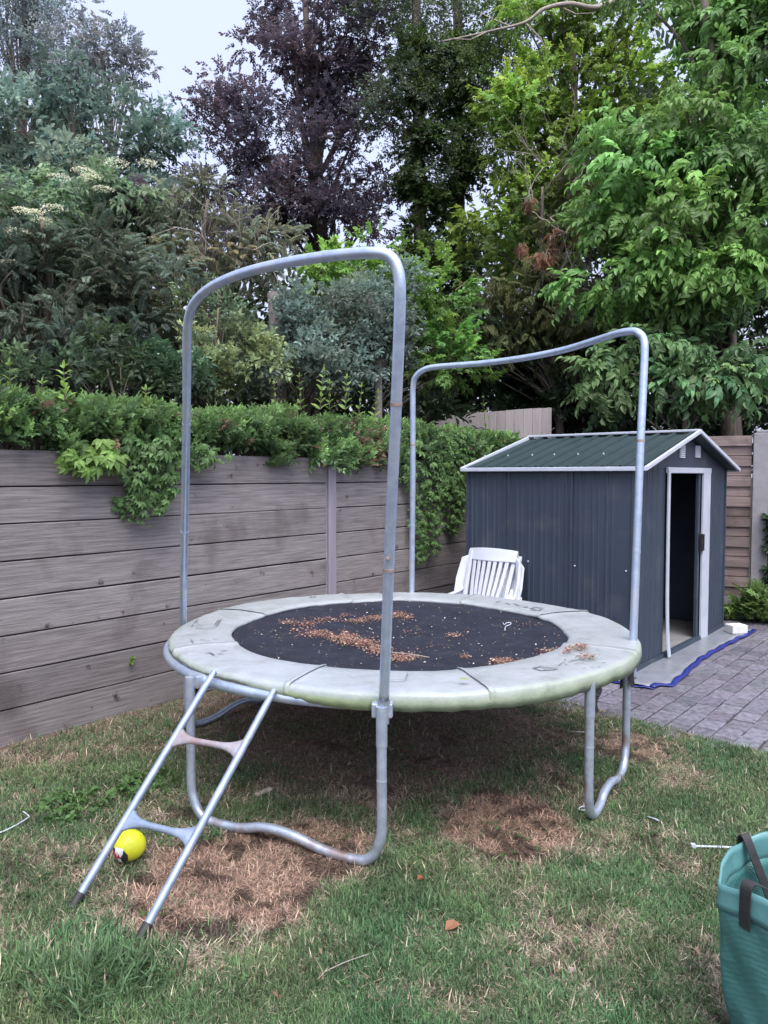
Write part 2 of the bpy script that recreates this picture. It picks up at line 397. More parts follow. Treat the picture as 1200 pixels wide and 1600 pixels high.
patio = inst('patio', [(bv, np.array(bf), np.ones(12))], pos, Xd, Zd, np.ones(n), pc, M_pav)
tag(patio, kind='structure')
sb = MB(); c0, c1, c2, c3 = S(-7, -7, -.016), S(7, -7, -.016), S(7, 4, -.016), S(-7, 4, -.016)
def clipedge():
    k = .03
    a = Vector((1.13, 5.35)) - Vector((.691, -.723)) * 2.2; b = Vector((1.13, 5.35)) + Vector((.691, -.723)) * 9
    sh = Vector((PN.x, PN.y)) * k
    return a + sh, b + sh
a, b = clipedge()
sb.add([(a.x, a.y, -.018), (b.x, b.y, -.018), (b.x + 8, b.y + 8, -.018), (a.x + 8, a.y + 8, -.018)], [(0, 1, 2, 3)])
tag(sb.build('patio_joints', pm('joint_sand', (.03, .028, .026), (.07, .062, .055), 40, .95, bump=.4)), kind='structure')

# ================================================================== BOARD WALL (left)
M_board = pm('weathered_board', (.120, .109, .112), (.222, .204, .208), 4.2, .85, bump=.45, bscale=14, stretch=(.7, 10, 18), island=.16, detail=12, spots=(2.2, (.075, .064, .064), .55, .74), spots2=(11, (.045, .036, .036), .66, .74), bdist=.006, lo=.38, hi=.62)
M_dark = pm('dark_gap', (.008, .007, .007), (.016, .014, .013), 5, .95, bump=0, spec=.1)
M_post = pm('pale_post', (.20, .185, .22), (.27, .25, .30), 3, .8, bump=.35, bscale=14, stretch=(6, 6, .5), spots=(6, (.2, .18, .19), .6, .8))
WROT = math.atan2(WD.y, WD.x)
MW = Matrix(((WD.x, -WN.x, 0, W0.x), (WD.y, -WN.y, 0, W0.y), (0, 0, 1, 0), (0, 0, 0, 1)))   # x along, y away from garden
WH = 1.755
wall = thing('board_wall', 'weathered grey brown wall of long horizontal boards running from the left edge to behind the shed', 'wall', wpt(2, 0), WROT)
TP = wt(516)
def bay(t0, t1):
    mb = MB(MW); n = 8; h = WH / n
    rr = random.Random(int(t0 * 100))
    for i in range(n):
        z0 = i * h; tilt = rr.uniform(-.0003, .0003)
        nseg = 14; hh = h - .008
        # board front with faint undulation, solid
        f0 = rr.uniform(0, .006); rows = []
        for yy, zf in ((.0, 0.), (-.004, .02), (-.004, .98), (0, 1.0)):
            rows.append([(t0 + (t1 - t0) * k / nseg, yy - f0 + .004 * (vn1(k * .7, i * 3.1, 1.) - .5), z0 + hh * zf + .002 * (vn2(k * .9, i * 2.3, 1.) - .5) + tilt * k) for k in range(nseg + 1)])
        top = [(x, .04, z) for x, y, z in rows[-1]]; bot = [(x, .04, z) for x, y, z in rows[0]]
        mb.grid([bot] + rows + [top])
    return mb.build('panel', M_board, wall, rot=WROT)
bay(TP - 3.1, TP - .055); bay(TP + .055, TP + 3.0); bay(TP - 6.2, TP - 3.22)
mb = MB(MW); mb.box((TP - 1.5, .055, WH / 2), (9.4, .02, WH - .02)); mb.build('backing', M_dark, wall, rot=WROT)
for t, dx in ((TP, 0), (TP - 3.16, 0), (TP + 3.05, 0)):
    mb = MB(MW); mb.box((t, -.008 + .03, (WH + .0) / 2 - .01), (.096, .10, WH - .02)); mb.box((t + .056, .0, WH / 2 - .03), (.012, .02, WH - .06)); mb.box((t - .056, .0, WH / 2 - .03), (.012, .02, WH - .06))
    mb.build('post', M_post, wall, bevel=.006, rot=WROT)

# ================================================================== RIGHT FENCE
FD = Vector((.92, -.39)).normalized(); FP = P(1130, 742, 8.5); FO = Vector((FP.x, FP.y))
FROT = math.atan2(FD.y, FD.x)
FN = Vector((FD.y, -FD.x))
MF = Matrix(((FD.x, -FN.x, 0, FO.x), (FD.y, -FN.y, 0, FO.y), (0, 0, 1, 0), (0, 0, 0, 1)))
M_lap = pm('warm_lap_board', (.13, .098, .092), (.25, .195, .185), 3, .85, bump=.55, bscale=9, stretch=(.5, 6, 10), island=.22, spots=(3, (.085, .06, .055), .55, .7), bdist=.006)
M_conc = pm('pale_concrete', (.20, .20, .215), (.27, .265, .285), 10, .9, bump=.4, bscale=80, spots=(4, (.19, .18, .17), .55, .75))
fence = thing('lap_fence', 'brown overlapping board fence with pale concrete posts behind the shed at right', 'fence', (FP.x, FP.y, 0), FROT)
FH = 2.04
def lap(x0, x1):
    mb = MB(MF); n = 8; zb = .24; h = (FH - zb) / n
    for i in range(n):
        z0 = zb + i * h
        mb.box(((x0 + x1) / 2, 0.0, z0 + h * .27), (x1 - x0, .02, h * .54)); 
        mb.box(((x0 + x1) / 2, -.024, z0 + h * .72), (x1 - x0, .02, h * .50))
    mb.build('panel', M_lap, fence, bevel=.003, rot=FROT)
    b = MB(MF); b.box(((x0 + x1) / 2, .03, FH / 2 + .1), (x1 - x0, .02, FH - .3)); b.build('backing', M_dark, fence, rot=FROT)
    b = MB(MF); b.box(((x0 + x1) / 2, 0, .10), (x1 - x0, .04, .27)); b.build('gravel_board', M_conc, fence, bevel=.004, rot=FROT)
r_ = ray(1188, 742); k_ = r_.x / r_.y
fpx = (k_ * FO.y - FO.x) / (FD.x - k_ * FD.y)
lap(fpx - 1.95, fpx - .09); lap(fpx + .09, fpx + 1.95); lap(fpx - 3.95, fpx - 2.13)
for x in (fpx, fpx - 2.04, fpx + 2.04):
    b = MB(MF); b.box((x, -.01, FH / 2 + .01), (.155, .12, FH + .02)); b.box((x, -.01, FH + .035), (.10, .09, .03)); b.build('post', M_conc, fence, bevel=.008, rot=FROT)

# tall vertical board screen beyond
ss = thing('board_screen', 'pale grey screen of upright boards rising behind the hedge and shed roof', 'fence', P(776, 900, 10.2))
a = P(862, 637, 9.7); b = P(640, 652, 11.2); a.z = 0; b.z = 0
dd = (b - a); Ls = dd.length; sr = math.atan2(dd.y, dd.x); ztop = P(862, 637, 9.7).z
MSs = Matrix.Translation(a) @ Matrix.Rotation(sr, 4, 'Z')
mb = MB(MSs); k = 0; x = 0
while x < Ls:
    wb = .135 + .02 * math.sin(k * 3.1); mb.box((x + wb / 2, .004 * math.sin(k * 5), ztop / 2 + .005 * math.sin(k * 7)), (wb - .006, .022, ztop)); x += wb; k += 1
mb.build('board', pm('silvered_board', (.36, .325, .33), (.48, .44, .44), 4, .85, bump=.4, bscale=20, stretch=(6, 6, .6), island=.1), ss, bevel=.003, rot=sr)
for z in (ztop - .5, .6):
    mb = MB(MSs); mb.box((Ls / 2, .03, z), (Ls, .03, .08)); mb.build('rail', M_bark, ss, rot=sr)

# ================================================================== SHED
M_shed = pm('anthracite_sheet', (.025, .038, .060), (.035, .051, .076), 3, .5, .0, .08, 30, spots=(3, (.065, .076, .09), .55, .75), stretch=(1, 1, .4))
M_roof = pm('green_grey_sheet', (.018, .033, .037), (.027, .045, .050), 3, .55, 0, .08, 30, spots=(6, (.03, .045, .048), .6, .75), spec=.3)
M_trim = pm('white_trim', (.38, .43, .51), (.50, .54, .61), 6, .4, 0, .08, 50, spots=(8, (.42, .45, .48), .62, .8))
M_in = pm('shed_inside', (.13, .125, .12), (.18, .17, .165), 4, .6, bump=.1)
shed = thing('metal_shed', 'dark anthracite metal garden shed with white trim and an open doorway', 'shed', S(SW / 2, SD / 2, 0), SROT)
EZ, RZ = 1.675, 1.965
def rib_profile(L, pitch=.1, depth=.012, wr=.02, seams=()):
    pts = [(0, 0)]; x = .03
    while x + pitch < L:
        pts += [(x, 0), (x + .006, -depth * .7), (x + wr, -depth * .7), (x + wr + .006, 0), (x + .052, 0), (x + .056, -depth * .35), (x + .064, -depth * .35), (x + .068, 0)]
        x += pitch
    return pts + [(L, 0)]
def ribwall(name, Mx, L, z0, z1, mat, parent, topf=None, pitch=.1):
    mb = MB(Mx); pr = rib_profile(L, pitch)
    rows = [[(x, y, z0) for x, y in pr], [(x, y, (topf(x) if topf else z1)) for x, y in pr]]
    mb.grid(rows); mb.grid([[(x, .012, z) for x, z in ((0, z0), (L, z0))], [(x, .012, z) for x, z in ((0, z1), (L, z1))]])
    return mb.build(name, mat, parent, rot=SROT)
# long left side (visible): local x from back to front, outward = -y
MLs = MS @ Matrix(((0, 1, 0, 0), (-1, 0, 0, SD), (0, 0, 1, 0), (0, 0, 0, 1)))
ribwall('side_wall', MLs, SD, .02, EZ, M_shed, shed, pitch=.118)
MRs = MS @ Matrix(((0, -1, 0, SW), (1, 0, 0, 0), (0, 0, 1, 0), (0, 0, 0, 1)))
ribwall('side_wall', MRs, SD, .02, EZ, M_shed, shed)
MBk = MS @ Matrix(((-1, 0, 0, SW), (0, -1, 0, SD), (0, 0, 1, 0), (0, 0, 0, 1)))
ribwall('back_wall', MBk, SW, .02, EZ, M_in, shed)
# front wall in two pieces beside the opening
def fu(px, py):                            # distance along the front for a photo point
    r = ray(px, py); k = r.x / r.y
    return (k * SA.y - SA.x) / (E1.x - k * E1.y)
U0, U1 = fu(1038, 850), fu(1104, 850)      # white framed part
Mfl = MS.copy(); ribwall('front_wall', Mfl, U0, .02, EZ, M_shed, shed, pitch=.12)
Mfr = MS @ Matrix.Translation((U1, 0, 0)); ribwall('front_wall', Mfr, SW - U1, .02, EZ, M_shed, shed, pitch=.098)
DT = EZ - .02
# gable
for v0, s in ((-.004, 1), (SD + .004, -1)):
    mb = MB(MS); mb.add([(0, v0, EZ - .02), (SW, v0, EZ - .02), (SW / 2, v0, RZ - .01), (0, v0 + .01 * s, EZ - .02), (SW, v0 + .01 * s, EZ - .02), (SW / 2, v0 + .01 * s, RZ - .01)], [(0, 1, 2), (5, 4, 3), (0, 3, 4, 1), (1, 4, 5, 2), (2, 5, 3, 0)])
    mb.build('gable', M_shed, shed, rot=SROT)
# roof slopes, ribs running down slope
OH, OF = .05, .11
roof = None
for s in (0, 1):
    mb = MB(MS); Lr = SD + OF + .03; pr = rib_profile(Lr, .150, .030, .035); rows = []
    for f in (0, 1):
        u = -OH + f * (SW / 2 + OH); z = EZ - .02 + (RZ - EZ + .03) * ((u + .0) / (SW / 2)) + .012 if f == 0 else RZ + .012
        if s: u = SW - u
        rows.append([(u, -OF + x, z - y) for x, y in pr])
    mb.grid(rows); mb.grid([[(u, y, z - .012 + .0 * d) for (u, y, z) in (r[0], r[-1])] for d, r in enumerate(rows)])
    o = mb.build('roof', M_roof, shed, rot=SROT)
    if roof is None: roof = o
zE = EZ - .02 + (RZ - EZ + .03) * (-OH / (SW / 2)) + .012
mb = MB(MS); mb.box((SW / 2, SD / 2 - .04, RZ + .034), (.10, SD + OF + .05, .022)); mb.build('ridge_trim', M_trim, roof, rot=SROT, bevel=.004)
for u in (-OH, SW + OH):
    mb = MB(MS); mb.box((u, SD / 2 - .04, zE - .006), (.026, SD + OF + .05, .034)); mb.build('eave_trim', M_trim, roof, rot=SROT, bevel=.004)
for v in (-OF - .008, SD + .038):
    for s in (0, 1):
        p0 = Vector((-OH - .01 if not s else SW + OH + .01, v, zE - .004)); p1 = Vector((SW / 2, v, RZ + .026)); n = Vector((0, 0, 1))
        mb = MB(MS); dz = Vector((0, 0, .017)); dy = Vector((0, .012, 0)); dl = Vector((0, .05, 0)) if v < 0 else Vector((0, -.05, 0))
        q = [p0 - dz - dy, p1 - dz - dy, p1 + dz - dy, p0 + dz - dy, p0 - dz + dy, p1 - dz + dy, p1 + dz + dy, p0 + dz + dy]
        mb.add(q, [(0, 1, 2, 3), (7, 6, 5, 4), (0, 4, 5, 1), (3, 2, 6, 7), (0, 3, 7, 4), (1, 5, 6, 2)])
        mb.build('gable_trim', M_trim, roof, rot=SROT, bevel=.003)
for px, py in ((770, 718), (810, 716), (850, 714), (885, 712), (921, 711), (958, 709)):
    u = .12 * SW + .05; v = SD + .1 - (px - 760) / 205 * 1.3
    mb = MB(MS); mb.lathe([(0.0, .014), (.006, .010), (.007, 0)], (u, v, EZ - .02 + (RZ - EZ + .03) * u / (SW / 2) + .032), 8); mb.build('roof_screw', M_trim, roof)
# vents
M_vent = pm('white_plastic', (.62, .66, .74), (.72, .75, .82), 12, .45, bump=.05)
for px in (1064, 1088.5):
    u = fu(px, 706); z = 1.6 + (742 - 706) * (SA.y + E1.y * u) / FPX
    mb = MB(MS @ Matrix.Translation((u, -.012, z)))
    wv, hv = .105, .10
    for x in (-wv / 2, 0, wv / 2): mb.box((x, 0, 0), (.013, .012, hv))
    for k in range(7): mb.box((0, -.003, -hv / 2 + k * hv / 6), (wv + .012, .010, .0085))
    mb.build('vent', M_vent, shed, rot=SROT)
    mb = MB(MS @ Matrix.Translation((u, -.0055, z))); mb.box((0, 0, 0), (wv, .003, hv)); mb.build('vent_gap', M_dark, shed, rot=SROT)
# side wall screws
for px, py in ((826, 877), (899, 884), (979, 892)):
    r = ray(px, py); k = r.x / r.y; v = (k * SA.y - SA.x) / (E2.x - k * E2.y); z = P(px, py, SA.y + E2.y * v).z
    mb = MB(MS @ Matrix.Translation((-.011, v, z)) @ Matrix.Rotation(-math.pi / 2, 4, 'Y')); mb.lathe([(0, .006), (.006, .004), (.008, 0)], (0, 0, 0), 8); mb.build('screw', M_trim, shed)
# corner posts and base rail
for u, v in ((0, 0), (SW, 0), (0, SD), (SW, SD)):
    mb = MB(MS); mb.box((u, v, EZ / 2), (.026, .026, EZ - .02)); mb.build('corner_strip', M_shed, shed, rot=SROT, bevel=.004)
for v in (SD * .335, SD * .72):
    mb = MB(MS); mb.box((-.014, v, EZ / 2), (.006, .022, EZ - .06)); mb.build('panel_lap', M_shed, shed, rot=SROT, bevel=.002)
mb = MB(MS); mb.box((SW * .5, -.016, .03), (SW, .014, .05)); mb.build('base_rail', M_shed, shed, rot=SROT)
mb = MB(MS); mb.box((-.016, SD * .5, .03), (.014, SD, .05)); mb.build('base_rail', M_shed, shed, rot=SROT)
# white door frame strips: left (bowing out at the bottom), lintel, right broad door edge
UO1 = fu(1093, 850)
mb = MB(MS); rows = []
for k in range(13):
    z = .03 + (EZ - .05) * k / 12; bow = .045 * math.exp(-z / .22)
    rows.append([(U0 - .015 - bow * .6, -.022 - bow, z), (U0 + .035 - bow * .2, -.022 - bow * .8, z)])
mb.sheet(rows, .012); mb.build('door_trim', M_trim, shed, rot=SROT)
mb = MB(MS); mb.box(((U0 + U1) / 2, -.018, EZ - .035), (U1 - U0 + .03, .022, .05)); mb.build('lintel_trim', M_trim, shed, rot=SROT, bevel=.003)
mb = MB(MS); mb.box(((UO1 + U1) / 2 + .005, -.018, EZ / 2 - .02), (U1 - UO1 - .01, .022, EZ - .08)); mb.build('door_trim', M_trim, shed, rot=SROT, bevel=.003)
door = MB(MS); 
door.box((UO1 - .035, .012, EZ / 2), (.05, .03, EZ - .06)); door.box((UO1 + .25, .03, EZ / 2), (.5, .012, EZ - .06))
dr = door.build('door', M_shed, shed, rot=SROT, bevel=.003)
zh = P(1091, 847, SA.y + E1.y * UO1).z
mb = MB(MS @ Matrix.Translation((UO1 - .02, -.03, zh)))
mb.box((-.022, 0, 0), (.014, .03, .16)); mb.box((.022, 0, 0), (.014, .03, .16))
for z in (-.073, 0.0, .073): mb.box((0, 0, z), (.05, .028, .014))
mb.build('handle', M_black, dr, rot=SROT, bevel=.002)
M_floor = pm('shed_floor', (.15, .15, .155), (.22, .22, .225), 5, .7, bump=.2)
mb = MB(MS); mb.box((SW / 2, SD / 2, .022), (SW - .04, SD - .04, .03)); mb.build('floor', M_floor, shed, rot=SROT)
mb = MB(MS); mb.box(((U0 + UO1) / 2, -.005, .035), (UO1 - U0, .05, .03)); mb.box(((U0 + UO1) / 2, -.03, .028), (UO1 - U0, .012, .02)); mb.build('threshold', M_shed, shed, rot=SROT, bevel=.003)
# tarpaulin groundsheet under the shed with blue edge
M_tarp = pm('grey_plastic_sheet', (.14, .155, .185), (.21, .225, .255), 8, .35, bump=.5, bscale=14, bdist=.01)
M_blue = pm('blue_tape', (.008, .014, .13), (.016, .028, .21), 10, .45, bump=.5, bscale=30)
tarp = thing('groundsheet', 'grey plastic groundsheet with bright blue edge sticking out from under the shed', 'tarpaulin', S(SW / 2, -.15, 0), SROT)
def tz(u, v): return .012 + .010 * float(vn1(u * 5, v * 9, 1.)) + (.0)
ve = lambda u: -.27 - .015 * math.sin(u * 3 + 1) + .006 * math.sin(u * 17) - .05 * max(0, 1 - u / .6) + (.08 if u < -.15 else 0)
rows = []
us = [-.28 + i * .045 for i in range(62)]
for k in range(9):
    rows.append([(u, .2 + (ve(u) - .2) * k / 8, tz(u, k * .1) + .004) for u in us])
mb = MB(MS); mb.sheet(rows, .0025); mb.build('sheet', M_tarp, tarp, sm=True, rot=SROT)
rows = [[(u, ve(u) + .004 - .045 * f, tz(u, .8) + .007 - .006 * f + .004 * math.sin(u * 23 + f * 2)) for u in us] for f in (0, .5, 1)]
mb = MB(MS); mb.sheet(rows, .003); 
rows = [[(-.28 - .04 * f + .02 * math.sin(k), .2 + (ve(-.28) - .235) * k / 8, .014 + .004 * math.sin(k * 2)) for k in range(9)] for f in (0, 1)]
mb.sheet(rows, .003); mb.build('blue_edge', M_blue, tarp, sm=True, rot=SROT)
# white block
M_block = pm('white_block', (.50, .50, .52), (.62, .62, .63), 14, .8, bump=.4, bscale=60)
pb = G(1150, 992); mb = MB(Matrix.Translation((pb.x, pb.y, .02)) @ Matrix.Rotation(R(12), 4, 'Z'))
mb.box((0, 0, .045), (.17, .13, .085)); o = mb.build('foam_block', M_block, bevel=.008, rot=R(12))
tag(o, 'small whitish block lying on the paving at the front right corner of the shed', 'block')

# ================================================================== STACKED WHITE CHAIRS
M_chair = pm('white_chair_plastic', (.44, .48, .55), (.54, .57, .63), 5, .42, bump=.05, spots=(6, (.50, .53, .55), .55, .8))
def make_chair(label):
    t = thing('plastic_chair', label, 'chair', (0, 0, 0), 0, 'white plastic chairs stacked beside the shed')
    # chair faces -y, width along x
    def back(xf, zf):                      # back surface: reclined, gently dished
        z = .40 + .48 * zf; y = .17 + .17 * zf - .02 * math.cos(xf * 1.5) * 1; return Vector((xf * (.215 + .03 * zf), y - .02 * (xf * xf - .5) * -1, z))
    mb = MB(); mb.sheet([[back(-1 + 2 * i / 12, zf + (.035 * (1 - (-1 + 2 * i / 12) ** 2) if zf > .95 else 0)) for i in range(13)] for zf in (.80, .9, 1.0)], .018); mb.build('top_rail', M_chair, t, sm=True, bevel=.004, angle=40)
    for k in range(7):
        mb = MB(); x0 = -.70 + k * 1.4 / 6
        mb.sheet([[back(x0 * (1 - .22 * (1 - zf) ** 2) + sx + .0, zf) for sx in (-.072, .072)] for zf in (0, .2, .4, .6, .82)], .012); mb.build('slat', M_chair, t, bevel=.003)
    for s in (-1, 1):
        mb = MB(); mb.sheet([[back(s * .99 - .1 * s * q, zf) for q in (0, 1, 1.6)] for zf in (0, .25, .5, .75, .98)], .03); mb.build('back_post', M_chair, t, bevel=.006)
        pts = [(s * .262, .25, .55), (s * .272, .2, .51), (s * .28, .10, .49), (s * .28, -.05, .475), (s * .275, -.2, .47), (s * .27, -.26, .45)]
        pts = crom(pts, 4)
        mb = MB(); mb.sheet([[p + Vector((-s * .032, 0, .004)), p + Vector((0, 0, .008)), p + Vector((s * .032, 0, -.01)), p + Vector((s * .036, 0, -.055))] for p in pts], .01 * -s); mb.build('armrest', M_chair, t, sm=True, angle=50)
        mb = MB(); mb.tube([(s * .27, -.26, .45), (s * .275, -.27, .3), (s * .285, -.29, 0)], [.03, .028, .02], 8); mb.build('leg', M_chair, t, sm=True, angle=60)
        mb = MB(); mb.tube([(s * .22, .19, .44), (s * .24, .25, .2), (s * .25, .30, 0)], [.032, .028, .02], 8); mb.build('leg', M_chair, t, sm=True, angle=60)
        mb = MB(); mb.sheet([[Vector((s * .235, .315, .83)), Vector((s * .295, .27, .80))], [Vector((s * .25, .28, .66)), Vector((s * .315, .20, .62))], [Vector((s * .25, .235, .45)), Vector((s * .30, .13, .44))]], .02); mb.build('side_panel', M_chair, t, bevel=.004)
    rows = []
    for j in range(7):
        y = -.27 + .46 * j / 6; rows.append([Vector((x * (.245 - .02 * j / 6), y, .43 - .02 * (1 - x * x) - .03 * j / 6 - (.03 if j == 0 else 0))) for x in [-1 + 2 * i / 8 for i in range(9)]])
    mb = MB(); mb.sheet(rows, .014); mb.build('seat', M_chair, t, sm=True, angle=50)
    return t
vch = 1.03
pc0 = S(-.40, 1.24, 0)
crot = SROT - math.pi / 2 + R(-8)   # chair -y faces away from the shed side
ch0 = make_chair('topmost white plastic chair of the stack leaning by the shed wall')
fwd = Vector((-E1.x, -E1.y, 0))
ang = math.atan2(fwd.x, -fwd.y)            # rotate -y onto fwd
ang = math.atan2(-E1.x, E1.y) + 0.0
def chair_mat(d, dz, da): return Matrix.Translation(pc0 + Vector((E1.x, E1.y, 0)) * d + Vector((0, 0, dz))) @ Matrix.Rotation(ang + da, 4, 'Z')
ch0.matrix_basis = chair_mat(0, .05, 0)
copy_tree(ch0, chair_mat(.028, .025, R(3)))['label'] = 'white plastic chair in the middle of the stack by the shed wall'
copy_tree(ch0, chair_mat(.055, 0.0, R(-2)))['label'] = 'lowest white plastic chair of the stack standing on the paving by the shed'

# ================================================================== TRAMPOLINE
tr = thing('trampoline', 'round trampoline with faded pale green pad, galvanised legs and two bare net hoops', 'trampoline', TC)
RR = 1.300; RH = .652; PR = .021
mb = MB(); mb.ring((TC.x, TC.y, RH), RR, .024); mb.build('frame_ring', M_galv, tr, sm=True)
def rp(a, rad, z): return Vector((TC.x + rad * math.cos(R(a)), TC.y + rad * math.sin(R(a)), z))
def leg_unit(a1, a2, rad=1.345, mat=M_galv, rad2=None):
    p1, p2 = rp(a1, rad, 0), rp(a2, rad2 or rad, 0); d = (p2 - p1).normalized(); mid = (p1 + p2) / 2; L = (p2 - p1).length
    z0 = PR
    pts = [p1 + Vector((0, 0, RH + .015)), p1 + Vector((0, 0, .4)), p1 + Vector((0, 0, .18)), p1 + d * .012 + Vector((0, 0, .11)), p1 + d * .045 + Vector((0, 0, .05)), p1 + d * .11 + Vector((0, 0, z0)),
           p1 + d * (L * .28) + Vector((0, 0, z0 + .004)), mid - d * .09 + Vector((0, 0, .055)), mid + d * .05 + Vector((0, 0, .055)), p1 + d * (L * .72) + Vector((0, 0, z0 + .004)),
           p2 - d * .11 + Vector((0, 0, z0)), p2 - d * .045 + Vector((0, 0, .05)), p2 - d * .012 + Vector((0, 0, .11)), p2 + Vector((0, 0, .18)), p2 + Vector((0, 0, .4)), p2 + Vector((0, 0, RH + .015))]
    mb = MB(); mb.tube(crom(pts, 6), PR, 14); lg = mb.build('leg', mat, tr, sm=True)
    for p in (p1, p2):
        mb = MB(); mb.tube([p + Vector((0, 0, RH - .14)), p + Vector((0, 0, RH + .022))], .0235, 14); mb.build('socket', mat, lg, sm=True, angle=40)
        c = Vector((TC.x, TC.y, 0)); q = p + (c - p).normalized() * .035
        mb = MB(Matrix.Translation(q + Vector((0, 0, RH))) @ Matrix.Rotation(math.atan2(q.y - c.y, q.x - c.x), 4, 'Z')); mb.box((0, 0, 0), (.05, .085, .06)); mb.build('bracket', M_galvr, lg, bevel=.006)
        for z in (.37,):
            mb = MB(); mb.tube([p + Vector((0, 0, z)), p + Vector((0, 0, z + .006))], .0225, 14); mb.build('joint_ring', M_galvr, lg, sm=True, angle=40)
    return lg
leg_unit(-136, -94, 1.36, M_galvr, 1.395); leg_unit(-50.5, -16, 1.318, M_galvr, 1.27); leg_unit(45, 84.6); leg_unit(128, 168)
def hoop(cps, rings, label=None):
    pts = crom(cps, 8); mb = MB(); mb.tube(pts, PR, 16); h = mb.build('net_hoop', M_galv, tr, sm=True)
    for (p, q, m) in rings:
        i = min(range(1, len(pts) - 1), key=lambda k: (pts[k] - p).length)
        e = pts[i + 1] - pts[i - 1]; d = e.normalized(); c = pts[i - 1] + d * max(0, min(e.length, (p - pts[i - 1]).dot(d)))
        mb = MB(); mb.tube([c - d * .006, c + d * .006], PR + .0016, 16); mb.build('joint_ring', m, h, sm=True, angle=40)
    return h
H1 = [(600, 1092, 2.98), (604, 985, 2.93), (609, 850, 2.86), (616, 700, 2.78), (622, 560, 2.71), (625, 470, 2.67), (624, 435, 2.66), (617, 410, 2.66), (603, 398, 2.67), (582, 395, 2.69), (550, 396.5, 2.74), (500, 402, 2.84), (450, 410, 2.96), (400, 421, 3.10), (360, 434, 3.24), (328, 450, 3.37), (306, 470, 3.48), (296, 492, 3.55), (292.5, 520, 3.60), (292, 580, 3.69), (291, 680, 3.85), (289, 800, 4.1), (287, 900, 4.35), (286, 990, 4.62)]
c1 = [P(*p) for p in H1]
q = lambda a, b: (P(*a), P(*b))
h1 = hoop(c1, [(P(613, 628, 2.80), P(613.2, 620, 2.79), M_rust), (P(607, 878, 2.975), P(607.2, 870, 2.97), M_rust), (P(291, 668, 3.79), P(291, 660, 3.78), M_galvr), (P(288.3, 838, 4.14), P(288.5, 830, 4.13), M_galvr), (P(518, 400, 2.835), P(510, 400.9, 2.85), M_galvr)])
for p in ((606, 873, 2.845),):
    mb = MB(Matrix.Translation(P(*p)) @ Matrix.Rotation(R(90), 4, 'X')); mb.lathe([(0, .010), (.006, .009), (.008, 0)], (0, 0, 0), 8); mb.build('bolt', M_rust, h1)
mb = MB(); mb.tube([P(600, 1091, 2.985), P(598, 1131, 2.995)], .0262, 4); mb.build('socket', M_galvr, h1, bevel=.002)
zt = 2.385
H2b = rp(-16, 1.30, .60)
H2 = [P(988, 1060, 4.03), P(990, 990, 4.04), P(995, 850, 4.07), P(1000.5, 700, 4.10), P(1005, 600, 4.13), P(1007, 555, 4.14), P(1006, 532, 4.15), P(999, 521, 4.17), P(988, 517.5, 4.22), P(965, 521, 4.32), P(930, 532, 4.5), P(880, 547, 4.75), P(820, 559, 5.0), P(760, 567, 5.25), P(710, 571, 5.42), P(680, 573.5, 5.52), P(662, 578, 5.58), P(650, 588, 5.62), P(645.5, 603, 5.64), P(645, 640, 5.65), P(645, 760, 5.67), P(643.5, 900, 5.70), P(643, 985, 5.72)]
h2 = hoop(H2, [(P(996.3, 862, 4.1), P(996.5, 854, 4.1), M_galvr), (P(1003.5, 690, 4.12), P(1003.5, 682, 4.12), M_rust), (P(645, 695, 5.66), P(645, 689, 5.66), M_rust), (P(645, 822, 5.67), P(645, 816, 5.67), M_galvr)])
for a_, r_, L_ in ((-17.5, 1.30, .17), (-49, 1.33, .12), (-15, 1.24, .20), (-137.5, 1.32, .12), (60, 1.2, .14), (100, 1.2, .12)):
    p = rp(a_, r_, RH - .01); rws = []
    for k in range(7):
        f = k / 6; o_ = Vector((.008 * math.sin(f * 5 + a_), .008 * math.cos(f * 4), -L_ * f)); wv = .016 * (1 - .3 * f) * (1 + .3 * math.sin(f * 9)); rws.append([p + o_ + Vector((wv, .004 * k, 0)), p + o_ - Vector((wv, 0, 0))])
    mb = MB(); mb.sheet(rws, .003); mb.build('loose_strap', M_black, tr)
# jumping mat
rows = []
for j in range(25):
    r_ = 1.01 * j / 24 + .0001
    rows.append([(TC.x + r_ * math.cos(2 * math.pi * k / 96), TC.y + r_ * math.sin(2 * math.pi * k / 96), .690 - .035 * (1 - (r_ / 1.01) ** 2) + .004 * float(vn1(r_ * 5 * math.cos(k * .0654), r_ * 5 * math.sin(k * .0654), 1))) for k in range(96)])
M_mat = pm('black_woven_mat', (.012, .014, .023), (.022, .025, .040), 6, .6, 0, .25, 400, spots=(14, (.04, .04, .046), .55, .8), spec=.2)
mb = MB(); mb.grid(rows, close=True); jm = mb.build('jumping_mat', M_mat, tr, sm=True)
# springs just inside the ring, below the pad
for k in range(48):
    a = k * 7.5 + 2; mb = MB(); n = 30
    mb.tube([rp(a, 1.01 + .26 * i / n, .685) + Vector((0, 0, .009 * math.sin(i * 1.57))) + Vector((-math.sin(R(a)), math.cos(R(a)), 0)) * .009 * math.cos(i * 1.57) for i in range(n + 1)], .0022, 4)
    mb.build('spring', M_galv, tr, sm=True)
